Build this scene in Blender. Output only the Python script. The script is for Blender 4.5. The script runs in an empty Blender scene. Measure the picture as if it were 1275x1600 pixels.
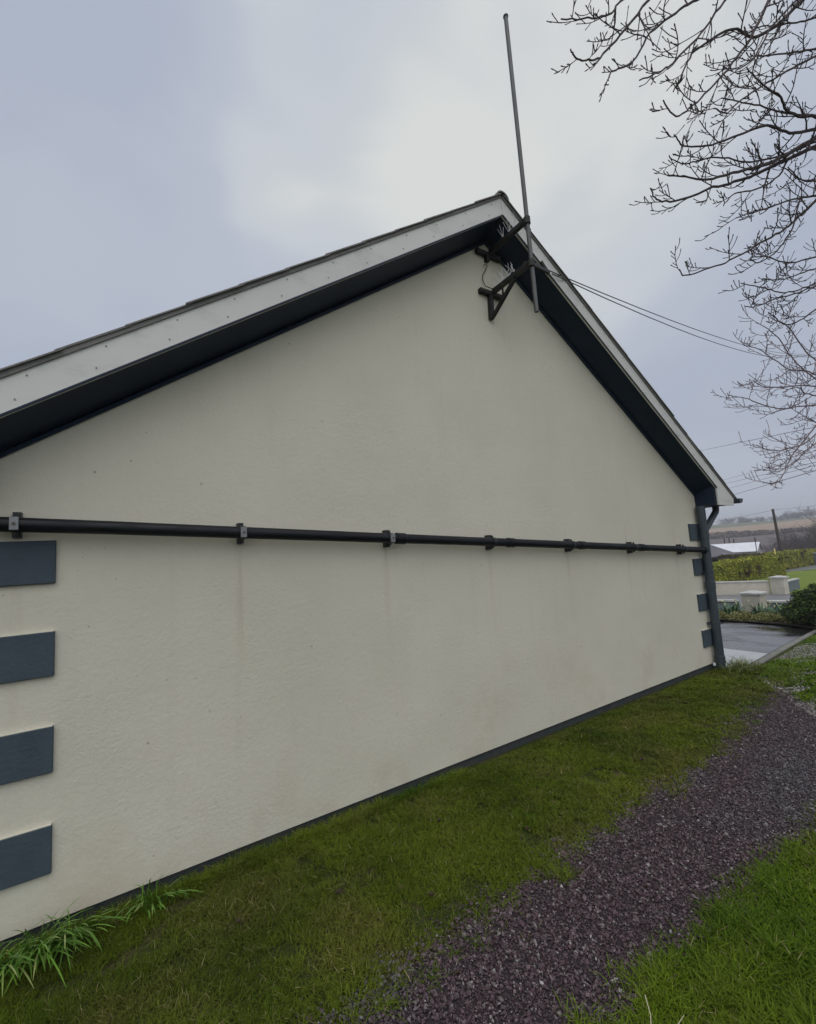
import bpy, math, random
import numpy as np
from mathutils import Vector, Matrix
sc = bpy.context.scene
R = math.radians
random.seed(7)
rng = np.random.default_rng(11)

# ------------------------------------------------------------------ camera
CAM = Vector((1.259, -2.887, 1.5936))
YAW, PIT, ROL = 0.58328, 0.10082, -0.06423
Fw = Vector((math.sin(YAW)*math.cos(PIT), math.cos(YAW)*math.cos(PIT), math.sin(PIT)))
Rt = Vector((math.cos(YAW), -math.sin(YAW), 0))
Up = Rt.cross(Fw)
R2 = Rt*math.cos(ROL)+Up*math.sin(ROL)
U2 = -Rt*math.sin(ROL)+Up*math.cos(ROL)
cd = bpy.data.cameras.new('camera'); cam = bpy.data.objects.new('camera', cd)
sc.collection.objects.link(cam); sc.camera = cam
cam.matrix_world = Matrix(((R2.x, U2.x, -Fw.x, CAM.x), (R2.y, U2.y, -Fw.y, CAM.y), (R2.z, U2.z, -Fw.z, CAM.z), (0, 0, 0, 1)))
cd.sensor_fit = 'VERTICAL'; cd.sensor_height = 24.0
cd.lens = 704.516/1600*24.0
cd.clip_start = 0.05; cd.clip_end = 6000
sc.view_settings.view_transform = 'Standard'; sc.view_settings.look = 'None'
sc.view_settings.exposure = 0.0; sc.view_settings.gamma = 1.0
sc.render.resolution_x = 816; sc.render.resolution_y = 1024

# ------------------------------------------------------------------ world
SUN_EL, SUN_AZ = R(62), R(205)          # azimuth from +Y clockwise: high, behind the photographer
w = bpy.data.worlds.new('World'); sc.world = w; w.use_nodes = True
nt = w.node_tree; nt.nodes.clear(); N = nt.nodes.new; L = nt.links.new
def mth(op, a, b=None, c=None, tree=None, clamp=False):
    t = tree or nt
    n = t.nodes.new('ShaderNodeMath'); n.operation = op; n.use_clamp = clamp
    for i, v in enumerate((a, b, c)):
        if v is None: continue
        if isinstance(v, (int, float)): n.inputs[i].default_value = v
        else: t.links.new(v, n.inputs[i])
    return n.outputs[0]
def ramp(fac, stops, tree=None, interp='LINEAR'):
    t = tree or nt
    n = t.nodes.new('ShaderNodeValToRGB'); n.color_ramp.interpolation = interp
    cr = n.color_ramp
    while len(cr.elements) < len(stops): cr.elements.new(0.5)
    for e, (p, c) in zip(cr.elements, stops):
        e.position = p; e.color = (*c, 1) if len(c) == 3 else c
    t.links.new(fac, n.inputs[0]); return n.outputs[0]
def mixc(fac, a, b, tree=None, mode='MIX'):
    t = tree or nt
    n = t.nodes.new('ShaderNodeMix'); n.data_type = 'RGBA'; n.blend_type = mode
    for i, v in ((0, fac), (6, a), (7, b)):
        if isinstance(v, (int, float)): n.inputs[i].default_value = v
        elif isinstance(v, tuple): n.inputs[i].default_value = (*v, 1) if len(v) == 3 else v
        else: t.links.new(v, n.inputs[i])
    return n.outputs[2]
sky = N('ShaderNodeTexSky'); sky.sky_type = 'NISHITA'; sky.sun_disc = False
sky.sun_elevation = SUN_EL; sky.sun_rotation = SUN_AZ
tc = N('ShaderNodeTexCoord')
sep = N('ShaderNodeSeparateXYZ'); L(tc.outputs['Generated'], sep.inputs[0])
def wnoise(scale, detail, dist=0.0, off=(0, 0, 0), sz=1.6):
    m = N('ShaderNodeMapping'); m.inputs['Location'].default_value = off
    m.inputs['Scale'].default_value = (1, 1, sz); L(tc.outputs['Generated'], m.inputs[0])
    n = N('ShaderNodeTexNoise'); n.inputs['Scale'].default_value = scale
    n.inputs['Detail'].default_value = detail; n.inputs['Distortion'].default_value = dist
    n.inputs['Roughness'].default_value = 0.42
    L(m.outputs[0], n.inputs[0]); return n.outputs[0]
def lobe(d, lo, hi):
    v = Vector(d).normalized()
    n = N('ShaderNodeVectorMath'); n.operation = 'DOT_PRODUCT'; L(tc.outputs['Generated'], n.inputs[0])
    n.inputs[1].default_value = v
    mr = N('ShaderNodeMapRange'); mr.interpolation_type = 'SMOOTHERSTEP'
    L(n.outputs['Value'], mr.inputs[0]); mr.inputs[1].default_value = lo; mr.inputs[2].default_value = hi
    return mr.outputs[0]
n1 = wnoise(1.7, 4, 0.5, (3.1, 0.4, 1.0)); n2 = wnoise(3.0, 4, 0.5, (0.2, 5.0, 2.0))
# thin bright gap in the overcast above the ridge, duller cloud elsewhere
thin = mth('ADD', mth('MULTIPLY', lobe((.50, .46, .74), 0.82, 1.0), 0.68), mth('MULTIPLY', lobe((.62, .42, .66), 0.91, 1.0), 0.42))
thin = mth('ADD', thin, mth('MULTIPLY', mth('SUBTRACT', n1, 0.5), 1.05))
thin = mth('ADD', thin, mth('MULTIPLY', mth('SUBTRACT', n2, 0.5), 0.85), clamp=True)
cloud = ramp(thin, [(0.0, (.44, .49, .595)), (0.35, (.495, .54, .635)), (0.7, (.605, .64, .685)), (1.0, (.72, .745, .73))], interp='EASE')
over = mth('MULTIPLY', lobe((-.25, -.55, .80), 0.25, 1.0), 1.0)     # brighter overcast behind and above the photographer
vm = N('ShaderNodeVectorMath'); vm.operation = 'MULTIPLY_ADD'; L(mixc(over, (0, 0, 0), (1, 1, 1)), vm.inputs[0]); vm.inputs[1].default_value = (.70, .67, .61); L(cloud, vm.inputs[2])
bgs = N('ShaderNodeBackground'); L(sky.outputs[0], bgs.inputs[0]); bgs.inputs[1].default_value = 0.06
bgc = N('ShaderNodeBackground'); L(vm.outputs[0], bgc.inputs[0]); bgc.inputs[1].default_value = 1.0
ms = N('ShaderNodeMixShader'); ms.inputs[0].default_value = 0.95
L(bgs.outputs[0], ms.inputs[1]); L(bgc.outputs[0], ms.inputs[2])
wo = N('ShaderNodeOutputWorld'); L(ms.outputs[0], wo.inputs[0])

sl = bpy.data.lights.new('sun', 'SUN'); sl.energy = 0.5; sl.angle = R(50); sl.color = (1, .96, .9)
so = bpy.data.objects.new('sun', sl); sc.collection.objects.link(so)
sd = Vector((math.sin(SUN_AZ)*math.cos(SUN_EL), math.cos(SUN_AZ)*math.cos(SUN_EL), math.sin(SUN_EL)))
so.rotation_euler = sd.to_track_quat('Z', 'Y').to_euler(); so.location = sd*50

# ------------------------------------------------------------------ materials
MATS = {}
class M:
    """a principled material with a few shorthands"""
    def __init__(s, name, col, rough=0.7, spec=0.5, metal=0.0):
        s.m = bpy.data.materials.new(name); s.m.use_nodes = True; s.t = s.m.node_tree
        s.b = s.t.nodes['Principled BSDF']; MATS[name] = s.m
        s.b.inputs['Base Color'].default_value = (*col, 1); s.b.inputs['Roughness'].default_value = rough
        s.b.inputs['Specular IOR Level'].default_value = spec; s.b.inputs['Metallic'].default_value = metal
        s.tc = s.t.nodes.new('ShaderNodeTexCoord')
    def noise(s, scale, detail=3, rough=.55, stretch=(1, 1, 1), dist=0.0, loc=(0, 0, 0)):
        mp = s.t.nodes.new('ShaderNodeMapping'); mp.inputs['Scale'].default_value = stretch; mp.inputs['Location'].default_value = loc
        s.t.links.new(s.tc.outputs['Object'], mp.inputs[0])
        n = s.t.nodes.new('ShaderNodeTexNoise'); n.inputs['Scale'].default_value = scale
        n.inputs['Detail'].default_value = detail; n.inputs['Roughness'].default_value = rough
        n.inputs['Distortion'].default_value = dist
        s.t.links.new(mp.outputs[0], n.inputs[0]); return n.outputs[0]
    def xyz(s):
        n = s.t.nodes.new('ShaderNodeSeparateXYZ'); s.t.links.new(s.tc.outputs['Object'], n.inputs[0]); return n.outputs
    def col(s, sock): s.t.links.new(sock, s.b.inputs['Base Color']); return s
    def rgh(s, sock): s.t.links.new(sock, s.b.inputs['Roughness']); return s
    def ramp(s, f, st): return ramp(f, st, s.t)
    def mix(s, f, a, b, mode='MIX'): return mixc(f, a, b, s.t, mode)
    def math(s, op, a, b=None, c=None, clamp=False): return mth(op, a, b, c, s.t, clamp)
    def mr(s, v, a, b, c=0.0, d=1.0):
        n = s.t.nodes.new('ShaderNodeMapRange'); n.interpolation_type = 'SMOOTHSTEP'; s.t.links.new(v, n.inputs[0])
        for i, x in enumerate((a, b, c, d)): n.inputs[i+1].default_value = x
        return n.outputs[0]
    def island(s):
        n = s.t.nodes.new('ShaderNodeNewGeometry'); return n.outputs['Random Per Island']
    def bump(s, h, strength=.3, dist=.01):
        n = s.t.nodes.new('ShaderNodeBump'); n.inputs['Strength'].default_value = strength
        n.inputs['Distance'].default_value = dist; s.t.links.new(h, n.inputs['Height'])
        prev = s.b.inputs['Normal'].links
        if prev: s.t.links.new(prev[0].from_socket, n.inputs['Normal'])
        s.t.links.new(n.outputs[0], s.b.inputs['Normal']); return s

def simple(name, a, b, scale, rough=.7, spec=.5, bump=0, bscale=None, metal=0):
    m = M(name, a, rough, spec, metal)
    m.col(m.ramp(m.noise(scale, 5), [(.3, a), (.7, b)]))
    if bump: m.bump(m.noise(bscale or scale*4, 3), bump, .01)
    return m

# painted render of the gable: cream, mottled, faint run marks under the pipe clips
m = M('render_paint', (.6, .57, .5), .85, .3)
X, Y, Z = m.xyz()
base = m.ramp(m.noise(1.1, 6, .6), [(.3, (.615, .587, .492)), (.5, (.645, .615, .513)), (.72, (.675, .645, .543))])
soil = m.math('MULTIPLY', m.mr(Z, .95, .0), m.mr(m.noise(1.6, 5, .65, loc=(4, 0, 1)), .47, .72))
base = m.mix(m.math('MULTIPLY', soil, .42), base, (.50, .39, .29))
green = m.math('MULTIPLY', m.mr(m.noise(.55, 4, .6, loc=(9, 2, 3)), .48, .7), .14)
base = m.mix(green, base, (.44, .43, .33))
ph = m.math('ABSOLUTE', m.math('SUBTRACT', m.math('FRACT', m.math('ADD', m.math('DIVIDE', m.math('SUBTRACT', X, .87), 1.035), .5)), .5))
wob = m.math('MULTIPLY', m.math('SUBTRACT', m.noise(2.2, 2, loc=(2, 2, 2)), .5), .03)
run = m.math('MULTIPLY', m.mr(m.math('ADD', ph, wob), .034, .004), m.math('MULTIPLY', m.mr(Z, .7, 1.5), m.mr(Z, 1.84, 1.6)))
run = m.math('MULTIPLY', run, m.mr(m.noise(9, 3, stretch=(3, 1, .25)), .25, .7))
base = m.mix(m.math('MULTIPLY', run, .24), base, (.36, .27, .16))
drip = m.math('MULTIPLY', m.mr(m.noise(5.5, 4, .6, stretch=(2.2, 1, .10)), .52, .78), .10)
base = m.mix(drip, base, (.42, .40, .33))
spk = m.mr(m.noise(42, 0, loc=(1, 0, 5)), .84, .86)
base = m.mix(m.math('MULTIPLY', spk, .6), base, (.25, .22, .17))
m.col(base)
rpatch = m.mr(m.noise(1.3, 3, loc=(7, 7, 7)), .42, .66)
m.bump(m.noise(34, 5, .6), .32, .010)
m.bump(m.math('MULTIPLY', m.noise(60, 4, .7), rpatch), .5, .007)
m.bump(m.noise(190, 2, .6), .35, .003)

m = M('quoin_paint', (.075, .09, .105), .75, .35)
m.col(m.ramp(m.noise(7, 5, .65), [(.25, (.046, .066, .085)), (.75, (.066, .090, .112))]))
m.bump(m.noise(45, 5, .65), .55, .008); m.bump(m.noise(180, 2), .3, .002)
simple('plinth_paint', (.035, .045, .05), (.06, .065, .06), 9, .85, .3, .4)
m = M('bargeboard_paint', (.62, .63, .60), .5, .35)
m.col(m.mix(m.math('MULTIPLY', m.mr(m.noise(3.2, 5, .7, stretch=(1, 1, 2.2)), .5, .78), .5), m.ramp(m.noise(1.4, 5), [(.3, (.63, .64, .61)), (.7, (.70, .705, .67))]), (.37, .38, .35)))
m.bump(m.noise(14, 2), .05, .01)
simple('soffit_paint', (.010, .021, .044), (.014, .028, .054), 4, .5, .25)
m = M('roof_tile', (.08, .075, .07), .85, .3)
m.col(m.ramp(m.noise(9, 5, .7), [(.3, (.15, .148, .14)), (.6, (.21, .205, .195)), (.75, (.28, .275, .25))])); m.bump(m.noise(60, 4), .4, .01)
m = M('black_pipe', (.010, .012, .017), .42, .28)
m.col(m.ramp(m.noise(4, 5, .7, stretch=(.5, 1, 1)), [(.35, (.004, .005, .008)), (.62, (.008, .010, .014)), (.8, (.025, .028, .03))]))
m.rgh(m.mr(m.noise(6, 4), .3, .7, .34, .6))
simple('clip_grey', (.17, .185, .20), (.25, .265, .28), 20, .5, .5)
simple('clip_black', (.012, .013, .017), (.02, .022, .026), 20, .5, .5)
simple('bolt', (.05, .045, .04), (.12, .09, .06), 60, .5, .5)
simple('nail_grey', (.22, .22, .21), (.32, .31, .29), 60, .6)
m = M('downpipe_paint', (.05, .07, .09), .45, .5)
m.col(m.ramp(m.noise(6, 5, .6, stretch=(1, 1, .3)), [(.3, (.030, .043, .056)), (.7, (.050, .066, .080))]))
m = M('galvanised', (.30, .31, .31), .5, .5, .55)
m.col(m.ramp(m.noise(12, 5, .6, stretch=(1, 1, .3)), [(.3, (.07, .073, .073)), (.7, (.13, .135, .13))]))
simple('bracket_steel', (.010, .010, .012), (.026, .022, .020), 15, .6, .4, .2)
simple('spike_plastic', (.62, .64, .66), (.75, .76, .77), 9, .3, .5)
simple('black_cable', (.015, .015, .017), (.025, .025, .03), 9, .6, .3)
simple('wire_grey', (.07, .07, .085), (.10, .10, .115), 9, .6, .3)
m = M('concrete', (.4, .39, .38), .5, .5)
m.col(m.ramp(m.noise(2.5, 6, .65), [(.3, (.46, .46, .46)), (.7, (.60, .60, .59))])); m.rgh(m.mr(m.noise(1.5, 4), .3, .7, .08, .25)); m.bump(m.noise(90, 3), .1, .002)
m = M('kerb_concrete', (.3, .3, .28), .75, .3)
m.col(m.ramp(m.noise(8, 6, .65), [(.3, (.15, .15, .125)), (.7, (.27, .265, .235))])); m.bump(m.noise(60, 3), .4, .006)
m = M('wet_tarmac', (.05, .05, .055), .2, .5)
wet = m.mr(m.noise(.55, 4, .55, stretch=(.7, 1, 1)), .50, .64)
m.col(m.mix(wet, m.ramp(m.noise(30, 4, .7), [(.3, (.13, .13, .14)), (.7, (.23, .227, .24))]), (.03, .03, .032)))
m.rgh(m.mr(wet, 0, 1, .24, .04)); m.bump(m.math('MULTIPLY', m.noise(120, 3), m.math('SUBTRACT', 1.0, wet)), .5, .006)
m = M('road_surface', (.12, .12, .13), .45, .5)
m.col(m.ramp(m.noise(.9, 5), [(.3, (.13, .13, .135)), (.7, (.19, .19, .195))])); m.bump(m.noise(90, 3), .3, .006)
m = M('turf', (.04, .055, .012), .95, .1)
m.col(m.ramp(m.noise(2.2, 6, .7), [(.28, (.030, .036, .010)), (.52, (.045, .060, .014)), (.66, (.10, .074, .045)), (.8, (.15, .105, .07))]))
m.bump(m.noise(40, 4), .8, .03)
m = M('lawn_far', (.08, .14, .02), .95, .1)
m.col(m.ramp(m.noise(1.2, 6, .7), [(.3, (.13, .19, .03)), (.7, (.22, .27, .06))])); m.bump(m.noise(25, 3), .6, .05)
m = M('slate_bed', (.03, .022, .026), .8, .3)
m.col(m.ramp(m.noise(55, 5, .7), [(.3, (.018, .014, .017)), (.7, (.07, .053, .058))])); m.bump(m.noise(70, 4), .9, .02)
m = M('slate_chip', (.1, .07, .09), .42, .5)
isl = m.island()
m.col(m.mix(m.mr(m.noise(1.1, 3, loc=(3, 3, 0)), .52, .68),
    m.ramp(isl, [(0, (.040, .025, .031)), (.3, (.072, .046, .055)), (.6, (.104, .062, .076)), (.86, (.135, .095, .105)), (.95, (.18, .155, .155)), (1, (.36, .34, .33))]),
    m.ramp(isl, [(0, (.042, .036, .040)), (.4, (.075, .066, .074)), (.8, (.125, .118, .125)), (.96, (.18, .18, .18)), (1, (.36, .35, .34))])))
m.rgh(m.mr(isl, 0, 1, .5, .26))
m.bump(m.noise(160, 3), .3, .002)
m = M('pale_chip', (.3, .28, .25), .7, .3); m.col(m.ramp(m.island(), [(0, (.14, .13, .12)), (.5, (.27, .255, .235)), (1, (.46, .44, .41))]))
m = M('bed_soil', (.03, .022, .016), .95, .2)
m.col(m.ramp(m.noise(14, 5, .7), [(.3, (.018, .014, .010)), (.7, (.05, .038, .026))])); m.bump(m.noise(30, 4), .8, .03)

m = M('grass_blade', (.05, .08, .01), .6, .12)
at = m.t.nodes.new('ShaderNodeAttribute'); at.attribute_name = 'Col'
m.col(at.outputs['Color'])
GR = m
def patchy(name, scale, dark):
    m = M.__new__(M); m.m = MATS[name]; m.t = m.m.node_tree; m.b = m.t.nodes['Principled BSDF']; m.tc = m.t.nodes.new('ShaderNodeTexCoord')
    src = m.b.inputs['Base Color'].links[0].from_socket
    m.col(m.mix(m.mr(m.noise(scale, 4, .7), .53, .66), src, dark))
def leafmat(name, stops, rough=.55, spec=.3):
    m = M(name, stops[0][1], rough, spec); m.col(m.ramp(m.island(), stops)); return m
leafmat('strap_leaf', [(0, (.06, .14, .014)), (.5, (.11, .25, .025)), (.85, (.17, .34, .04)), (.95, (.28, .34, .11)), (1, (.34, .26, .12))], .4, .4)
leafmat('hedge_leaf', [(0, (.07, .095, .012)), (.4, (.20, .25, .025)), (.75, (.42, .45, .05)), (.92, (.62, .52, .07)), (1, (.30, .16, .05))])
patchy('hedge_leaf', .55, (.055, .035, .014))
leafmat('hedge_leaf_dark', [(0, (.03, .04, .012)), (.5, (.06, .075, .018)), (.85, (.13, .13, .03)), (1, (.22, .17, .05))])
leafmat('hedge_leaf_brown', [(0, (.03, .03, .012)), (.4, (.065, .055, .02)), (.8, (.13, .11, .03)), (1, (.20, .12, .06))])
leafmat('bush_leaf', [(0, (.012, .028, .006)), (.5, (.028, .058, .010)), (.8, (.06, .11, .016)), (1, (.16, .22, .035))])
leafmat('bed_leaf', [(0, (.05, .10, .05)), (.5, (.09, .17, .08)), (1, (.16, .24, .11))])
leafmat('bed_shrub_leaf', [(0, (.10, .10, .03)), (.5, (.20, .21, .05)), (1, (.42, .40, .22))])
simple('dead_leaf', (.022, .012, .006), (.06, .034, .014), 90, .7)
simple('dry_stalk', (.42, .38, .25), (.55, .50, .36), 30, .7)
simple('petal_yellow', (.62, .58, .22), (.75, .72, .42), 30, .6)
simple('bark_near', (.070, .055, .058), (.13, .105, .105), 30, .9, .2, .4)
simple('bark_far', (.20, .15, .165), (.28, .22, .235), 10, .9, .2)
simple('bark_distant', (.10, .085, .085), (.15, .13, .125), .8, .95, .1)
m = M('cream_wall', (.55, .52, .44), .9, .2)
m.col(m.mix(m.math('MULTIPLY', m.mr(m.noise(1.2, 5, .7), .45, .75), .5), m.ramp(m.noise(3, 5), [(.3, (.50, .47, .39)), (.7, (.60, .57, .49))]), (.34, .28, .22))); m.bump(m.noise(30, 4), .4, .01)
simple('grey_wall', (.14, .17, .19), (.19, .22, .24), 4, .85, .2, .3)
simple('coping', (.42, .42, .40), (.58, .58, .56), 6, .8, .3, .3)
simple('hip_slate', (.10, .09, .105), (.16, .145, .16), 1.5, .6, .4)
simple('white_sheet', (.70, .72, .76), (.80, .82, .86), 1.0, .35, .5)
simple('pale_wall', (.42, .42, .40), (.52, .52, .50), 1.0, .8, .3)
simple('window_dark', (.05, .05, .06), (.07, .07, .08), 3, .3, .5)
simple('pole_wood', (.055, .045, .042), (.09, .075, .068), 6, .9, .2)
simple('marker_yellow', (.75, .60, .12), (.82, .70, .22), 5, .6)
simple('bin_grey', (.13, .14, .16), (.19, .20, .22), 5, .5)
m = M('hill_fields', (.3, .25, .18), .95, .1)
X, Y, Z = m.xyz()
wb = m.math('ADD', X, m.math('MULTIPLY', m.math('SUBTRACT', m.noise(.012, 3), .5), 30))
f1 = m.ramp(m.noise(.05, 6, .7, stretch=(1, .35, 1)), [(.3, (.105, .088, .092)), (.7, (.165, .14, .135))])
f2 = m.ramp(m.noise(.03, 6, .7, stretch=(1, .3, 1)), [(.3, (.30, .215, .145)), (.55, (.37, .265, .19)), (.75, (.30, .26, .15))])
f3 = m.ramp(m.noise(.04, 4), [(.3, (.10, .125, .07)), (.7, (.15, .17, .09))])
c = m.mix(m.mr(wb, 238, 244), f1, f2)
c = m.mix(m.mr(wb, 418, 430), c, f3)
m.col(c)
m = M('valley', (.1, .1, .05), .95, .1)
m.col(m.ramp(m.noise(.08, 6, .7), [(.3, (.07, .075, .035)), (.7, (.13, .115, .075))]))

# ------------------------------------------------------------------ mesh helpers
XS = [-1e4, 8, 18, 60, 120, 250, 500, 520, 800, 3000]; ZS = [-.06, -.06, -.85, -2.3, -2.6, 1.2, 14.5, 14.8, 5, 0]
def G(x): return float(np.interp(x, XS, ZS))
def link(o, parent=None):
    sc.collection.objects.link(o)
    if parent:
        o.parent = parent; o.matrix_parent_inverse = Matrix.Translation(-parent.location)
    return o
def tag(o, label=None, cat=None, group=None, kind=None):
    if label: o['label'] = label
    if cat: o['category'] = cat
    if group: o['group'] = group
    if kind: o['kind'] = kind
    return o
def thing(name, label, cat, loc=(0, 0, 0), group=None):
    o = bpy.data.objects.new(name, None); sc.collection.objects.link(o); o.location = loc
    o.empty_display_size = .1
    return tag(o, label, cat, group)
class MB:
    def __init__(s): s.v = []; s.f = []
    def add(s, v, f):
        n = len(s.v); s.v += [tuple(p) for p in v]; s.f += [tuple(i+n for i in q) for q in f]; return s
    def box(s, a, b):
        (x0, y0, z0), (x1, y1, z1) = a, b
        return s.add([(x0, y0, z0), (x1, y0, z0), (x1, y1, z0), (x0, y1, z0), (x0, y0, z1), (x1, y0, z1), (x1, y1, z1), (x0, y1, z1)],
                     [(0, 3, 2, 1), (4, 5, 6, 7), (0, 1, 5, 4), (1, 2, 6, 5), (2, 3, 7, 6), (3, 0, 4, 7)])
    def prism(s, poly, d0, d1, axis='y'):
        """polygon of (a,b) pairs, extruded along axis between d0 and d1"""
        n = len(poly)
        def P(a, b, d): return {'y': (a, d, b), 'x': (d, a, b), 'z': (a, b, d)}[axis]
        v = [P(a, b, d0) for a, b in poly]+[P(a, b, d1) for a, b in poly]
        f = [tuple(range(n))[::-1], tuple(range(n, 2*n))]+[(i, (i+1) % n, n+(i+1) % n, n+i) for i in range(n)]
        return s.add(v, f)
    def hexa(s, b, t):
        return s.add(list(b)+list(t), [(3, 2, 1, 0), (4, 5, 6, 7), (0, 1, 5, 4), (1, 2, 6, 5), (2, 3, 7, 6), (3, 0, 4, 7)])
    def bar(s, a, b, wd, ht=None):
        a = Vector(a); b = Vector(b); ht = ht or wd; d = (b-a).normalized()
        r = d.cross(Vector((0, 0, 1)))
        if r.length < 1e-3: r = Vector((1, 0, 0))
        r.normalize(); u = r.cross(d); q = [r*sx*wd/2+u*sz*ht/2 for sx, sz in ((-1, -1), (1, -1), (1, 1), (-1, 1))]
        return s.add([a+k for k in q]+[b+k for k in q], [(0, 1, 2, 3), (7, 6, 5, 4), (0, 4, 5, 1), (1, 5, 6, 2), (2, 6, 7, 3), (3, 7, 4, 0)])
    def tube(s, pts, rad, n=8, cap=True):
        pts = [Vector(p) for p in pts]
        if isinstance(rad, (int, float)): rad = [rad]*len(pts)
        base = len(s.v); u = None
        for i, p in enumerate(pts):
            d = (pts[min(i+1, len(pts)-1)]-pts[max(i-1, 0)])
            d = d.normalized() if d.length > 1e-9 else Vector((0, 0, 1))
            if u is None: u = d.cross(Vector((0, 0, 1)) if abs(d.z) < .9 else Vector((1, 0, 0)))
            u = (u-d*u.dot(d)); u.normalize(); v = d.cross(u)
            for k in range(n):
                a = 2*math.pi*k/n; s.v.append(tuple(p+(u*math.cos(a)+v*math.sin(a))*rad[i]))
        for i in range(len(pts)-1):
            for k in range(n):
                a = base+i*n+k; b = base+i*n+(k+1) % n; s.f.append((a, b, b+n, a+n))
        if cap:
            s.f.append(tuple(base+k for k in range(n))[::-1]); e = base+(len(pts)-1)*n; s.f.append(tuple(e+k for k in range(n)))
        return s
    def build(s, name, mat, parent=None, smooth=False, bevel=0, label=None):
        me = bpy.data.meshes.new(name); me.from_pydata(s.v, [], s.f); me.materials.append(MATS[mat])
        if smooth: me.polygons.foreach_set('use_smooth', [True]*len(me.polygons))
        me.update(); o = bpy.data.objects.new(name, me); link(o, parent)
        if smooth: 
            try: me.set_sharp_from_angle(angle=R(40))
            except Exception: pass
        if bevel:
            b = o.modifiers.new('bevel', 'BEVEL'); b.width = bevel; b.segments = 2; b.limit_method = 'ANGLE'
        if label: o['label'] = label
        return o
def bulk(name, V, F, mat, parent=None, cols=None, smooth=False):
    """numpy vertex array and an equal-sided face array -> one mesh"""
    me = bpy.data.meshes.new(name); V = np.asarray(V, np.float32); F = np.asarray(F, np.int32); k = F.shape[1]
    me.vertices.add(len(V)); me.vertices.foreach_set('co', V.ravel())
    me.loops.add(F.size); me.loops.foreach_set('vertex_index', F.ravel())
    me.polygons.add(len(F)); me.polygons.foreach_set('loop_start', np.arange(len(F), dtype=np.int32)*k)
    me.polygons.foreach_set('loop_total', np.full(len(F), k, np.int32))
    me.polygons.foreach_set('use_smooth', np.full(len(F), smooth))
    me.update(calc_edges=True); me.validate()
    if cols is not None:
        a = me.color_attributes.new('Col', 'FLOAT_COLOR', 'POINT'); a.data.foreach_set('color', np.asarray(cols, np.float32).ravel())
    me.materials.append(MATS[mat]); o = bpy.data.objects.new(name, me); return link(o, parent)
def vnoise(x, y, seed=0):
    """smooth value noise on numpy arrays"""
    xi = np.floor(x).astype(int); yi = np.floor(y).astype(int); fx = x-xi; fy = y-yi
    fx = fx*fx*(3-2*fx); fy = fy*fy*(3-2*fy)
    def h(a, b):
        n = (a*374761393+b*668265263+seed*982451653) & 0x7fffffff; n = ((n ^ (n >> 13))*1274126177) & 0x7fffffff
        return ((n ^ (n >> 16)) & 0xffff)/65535.0
    return (h(xi, yi)*(1-fx)+h(xi+1, yi)*fx)*(1-fy)+(h(xi, yi+1)*(1-fx)+h(xi+1, yi+1)*fx)*fy
def fbm(x, y, seed=0):
    return (vnoise(x, y, seed)*.5+vnoise(x*2.1, y*2.1, seed+1)*.3+vnoise(x*4.3, y*4.3, seed+2)*.2)
def sheet(name, poly, dz, mat, kind='structure', step=1.0):
    """a ground sheet that follows the terrain, dz above it, clipped to a convex or simple polygon"""
    import bmesh
    bm = bmesh.new(); vs = [bm.verts.new((x, y, 0)) for x, y in poly]; bm.faces.new(vs)
    xs = [p[0] for p in poly]; cuts = sorted({*[x for x in XS if min(xs) < x < max(xs)], *np.arange(math.ceil(min(xs)/step)*step, max(xs), step)})
    for cx in cuts:
        bmesh.ops.bisect_plane(bm, geom=bm.verts[:]+bm.edges[:]+bm.faces[:], plane_co=(cx, 0, 0), plane_no=(1, 0, 0))
    for v in bm.verts: v.co.z = G(v.co.x)+dz
    bmesh.ops.recalc_face_normals(bm, faces=bm.faces[:])
    for f in bm.faces:
        if f.normal.z < 0: f.normal_flip()
    me = bpy.data.meshes.new(name); bm.to_mesh(me); bm.free(); me.materials.append(MATS[mat])
    o = bpy.data.objects.new(name, me); link(o); o['kind'] = kind; return o

# ------------------------------------------------------------------ ground
def terrain(name, xs, ys, mat):
    V = [(x, y, G(x)+(.6*math.sin(y/37)+.5*math.sin(y/19+x/50))*min(1, max(0, (x-90)/200))) for x in xs for y in ys]
    n = len(ys); F = [(i*n+j, (i+1)*n+j, (i+1)*n+j+1, i*n+j+1) for i in range(len(xs)-1) for j in range(n-1)]
    o = bulk(name, V, F, mat, smooth=True); o['kind'] = 'structure'; return o
ysn = [-800, -300]+list(range(-160, 400, 8))+[450, 600, 800]
terrain('ground', [-800, -300, -60, -20, -5, 0, 4, 8, 10, 12, 14, 16, 18, 24, 30, 40, 50, 60, 75, 90], ysn, 'turf')
terrain('fields', [90, 105, 120, 150, 185, 220, 250, 300, 350, 400, 450, 500, 510, 520, 600, 800, 900], ysn, 'hill_fields')
PX = [-1, 1.9, 2.3, 3, 3.8, 4.4, 4.9, 6.15, 6.9, 7.35]; PL = [-1.28, -1.20, -1.155, -1.10, -1.08, -1.09, -1.03, -.93, -.86, -.74]
def pathL(x): return np.interp(x, PX, PL)
def pathR(x): return np.interp(x, [-1, 2.6, 4.6, 8], [-1.86, -1.80, -1.84, -2.0])
poly = [(-1, -1.28)]+[(a, b) for a, b in zip(PX[1:], PL[1:])]+[(6.9, -1.06), (6.2, -1.95), (4.6, -1.82), (2.6, -1.79), (-1, -1.84)]
sheet('gravel_path', poly, .004, 'slate_bed')
KERB = [(7.80, -.30), (7.95, -.25), (9.3, -.02), (11.5, .34), (13.9, .72)]
sheet('concrete_apron', [(7.80, -.26), (9.42, .02), (9.46, 2.5), (9.5, 14), (7.80, 14)], .008, 'concrete')
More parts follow.
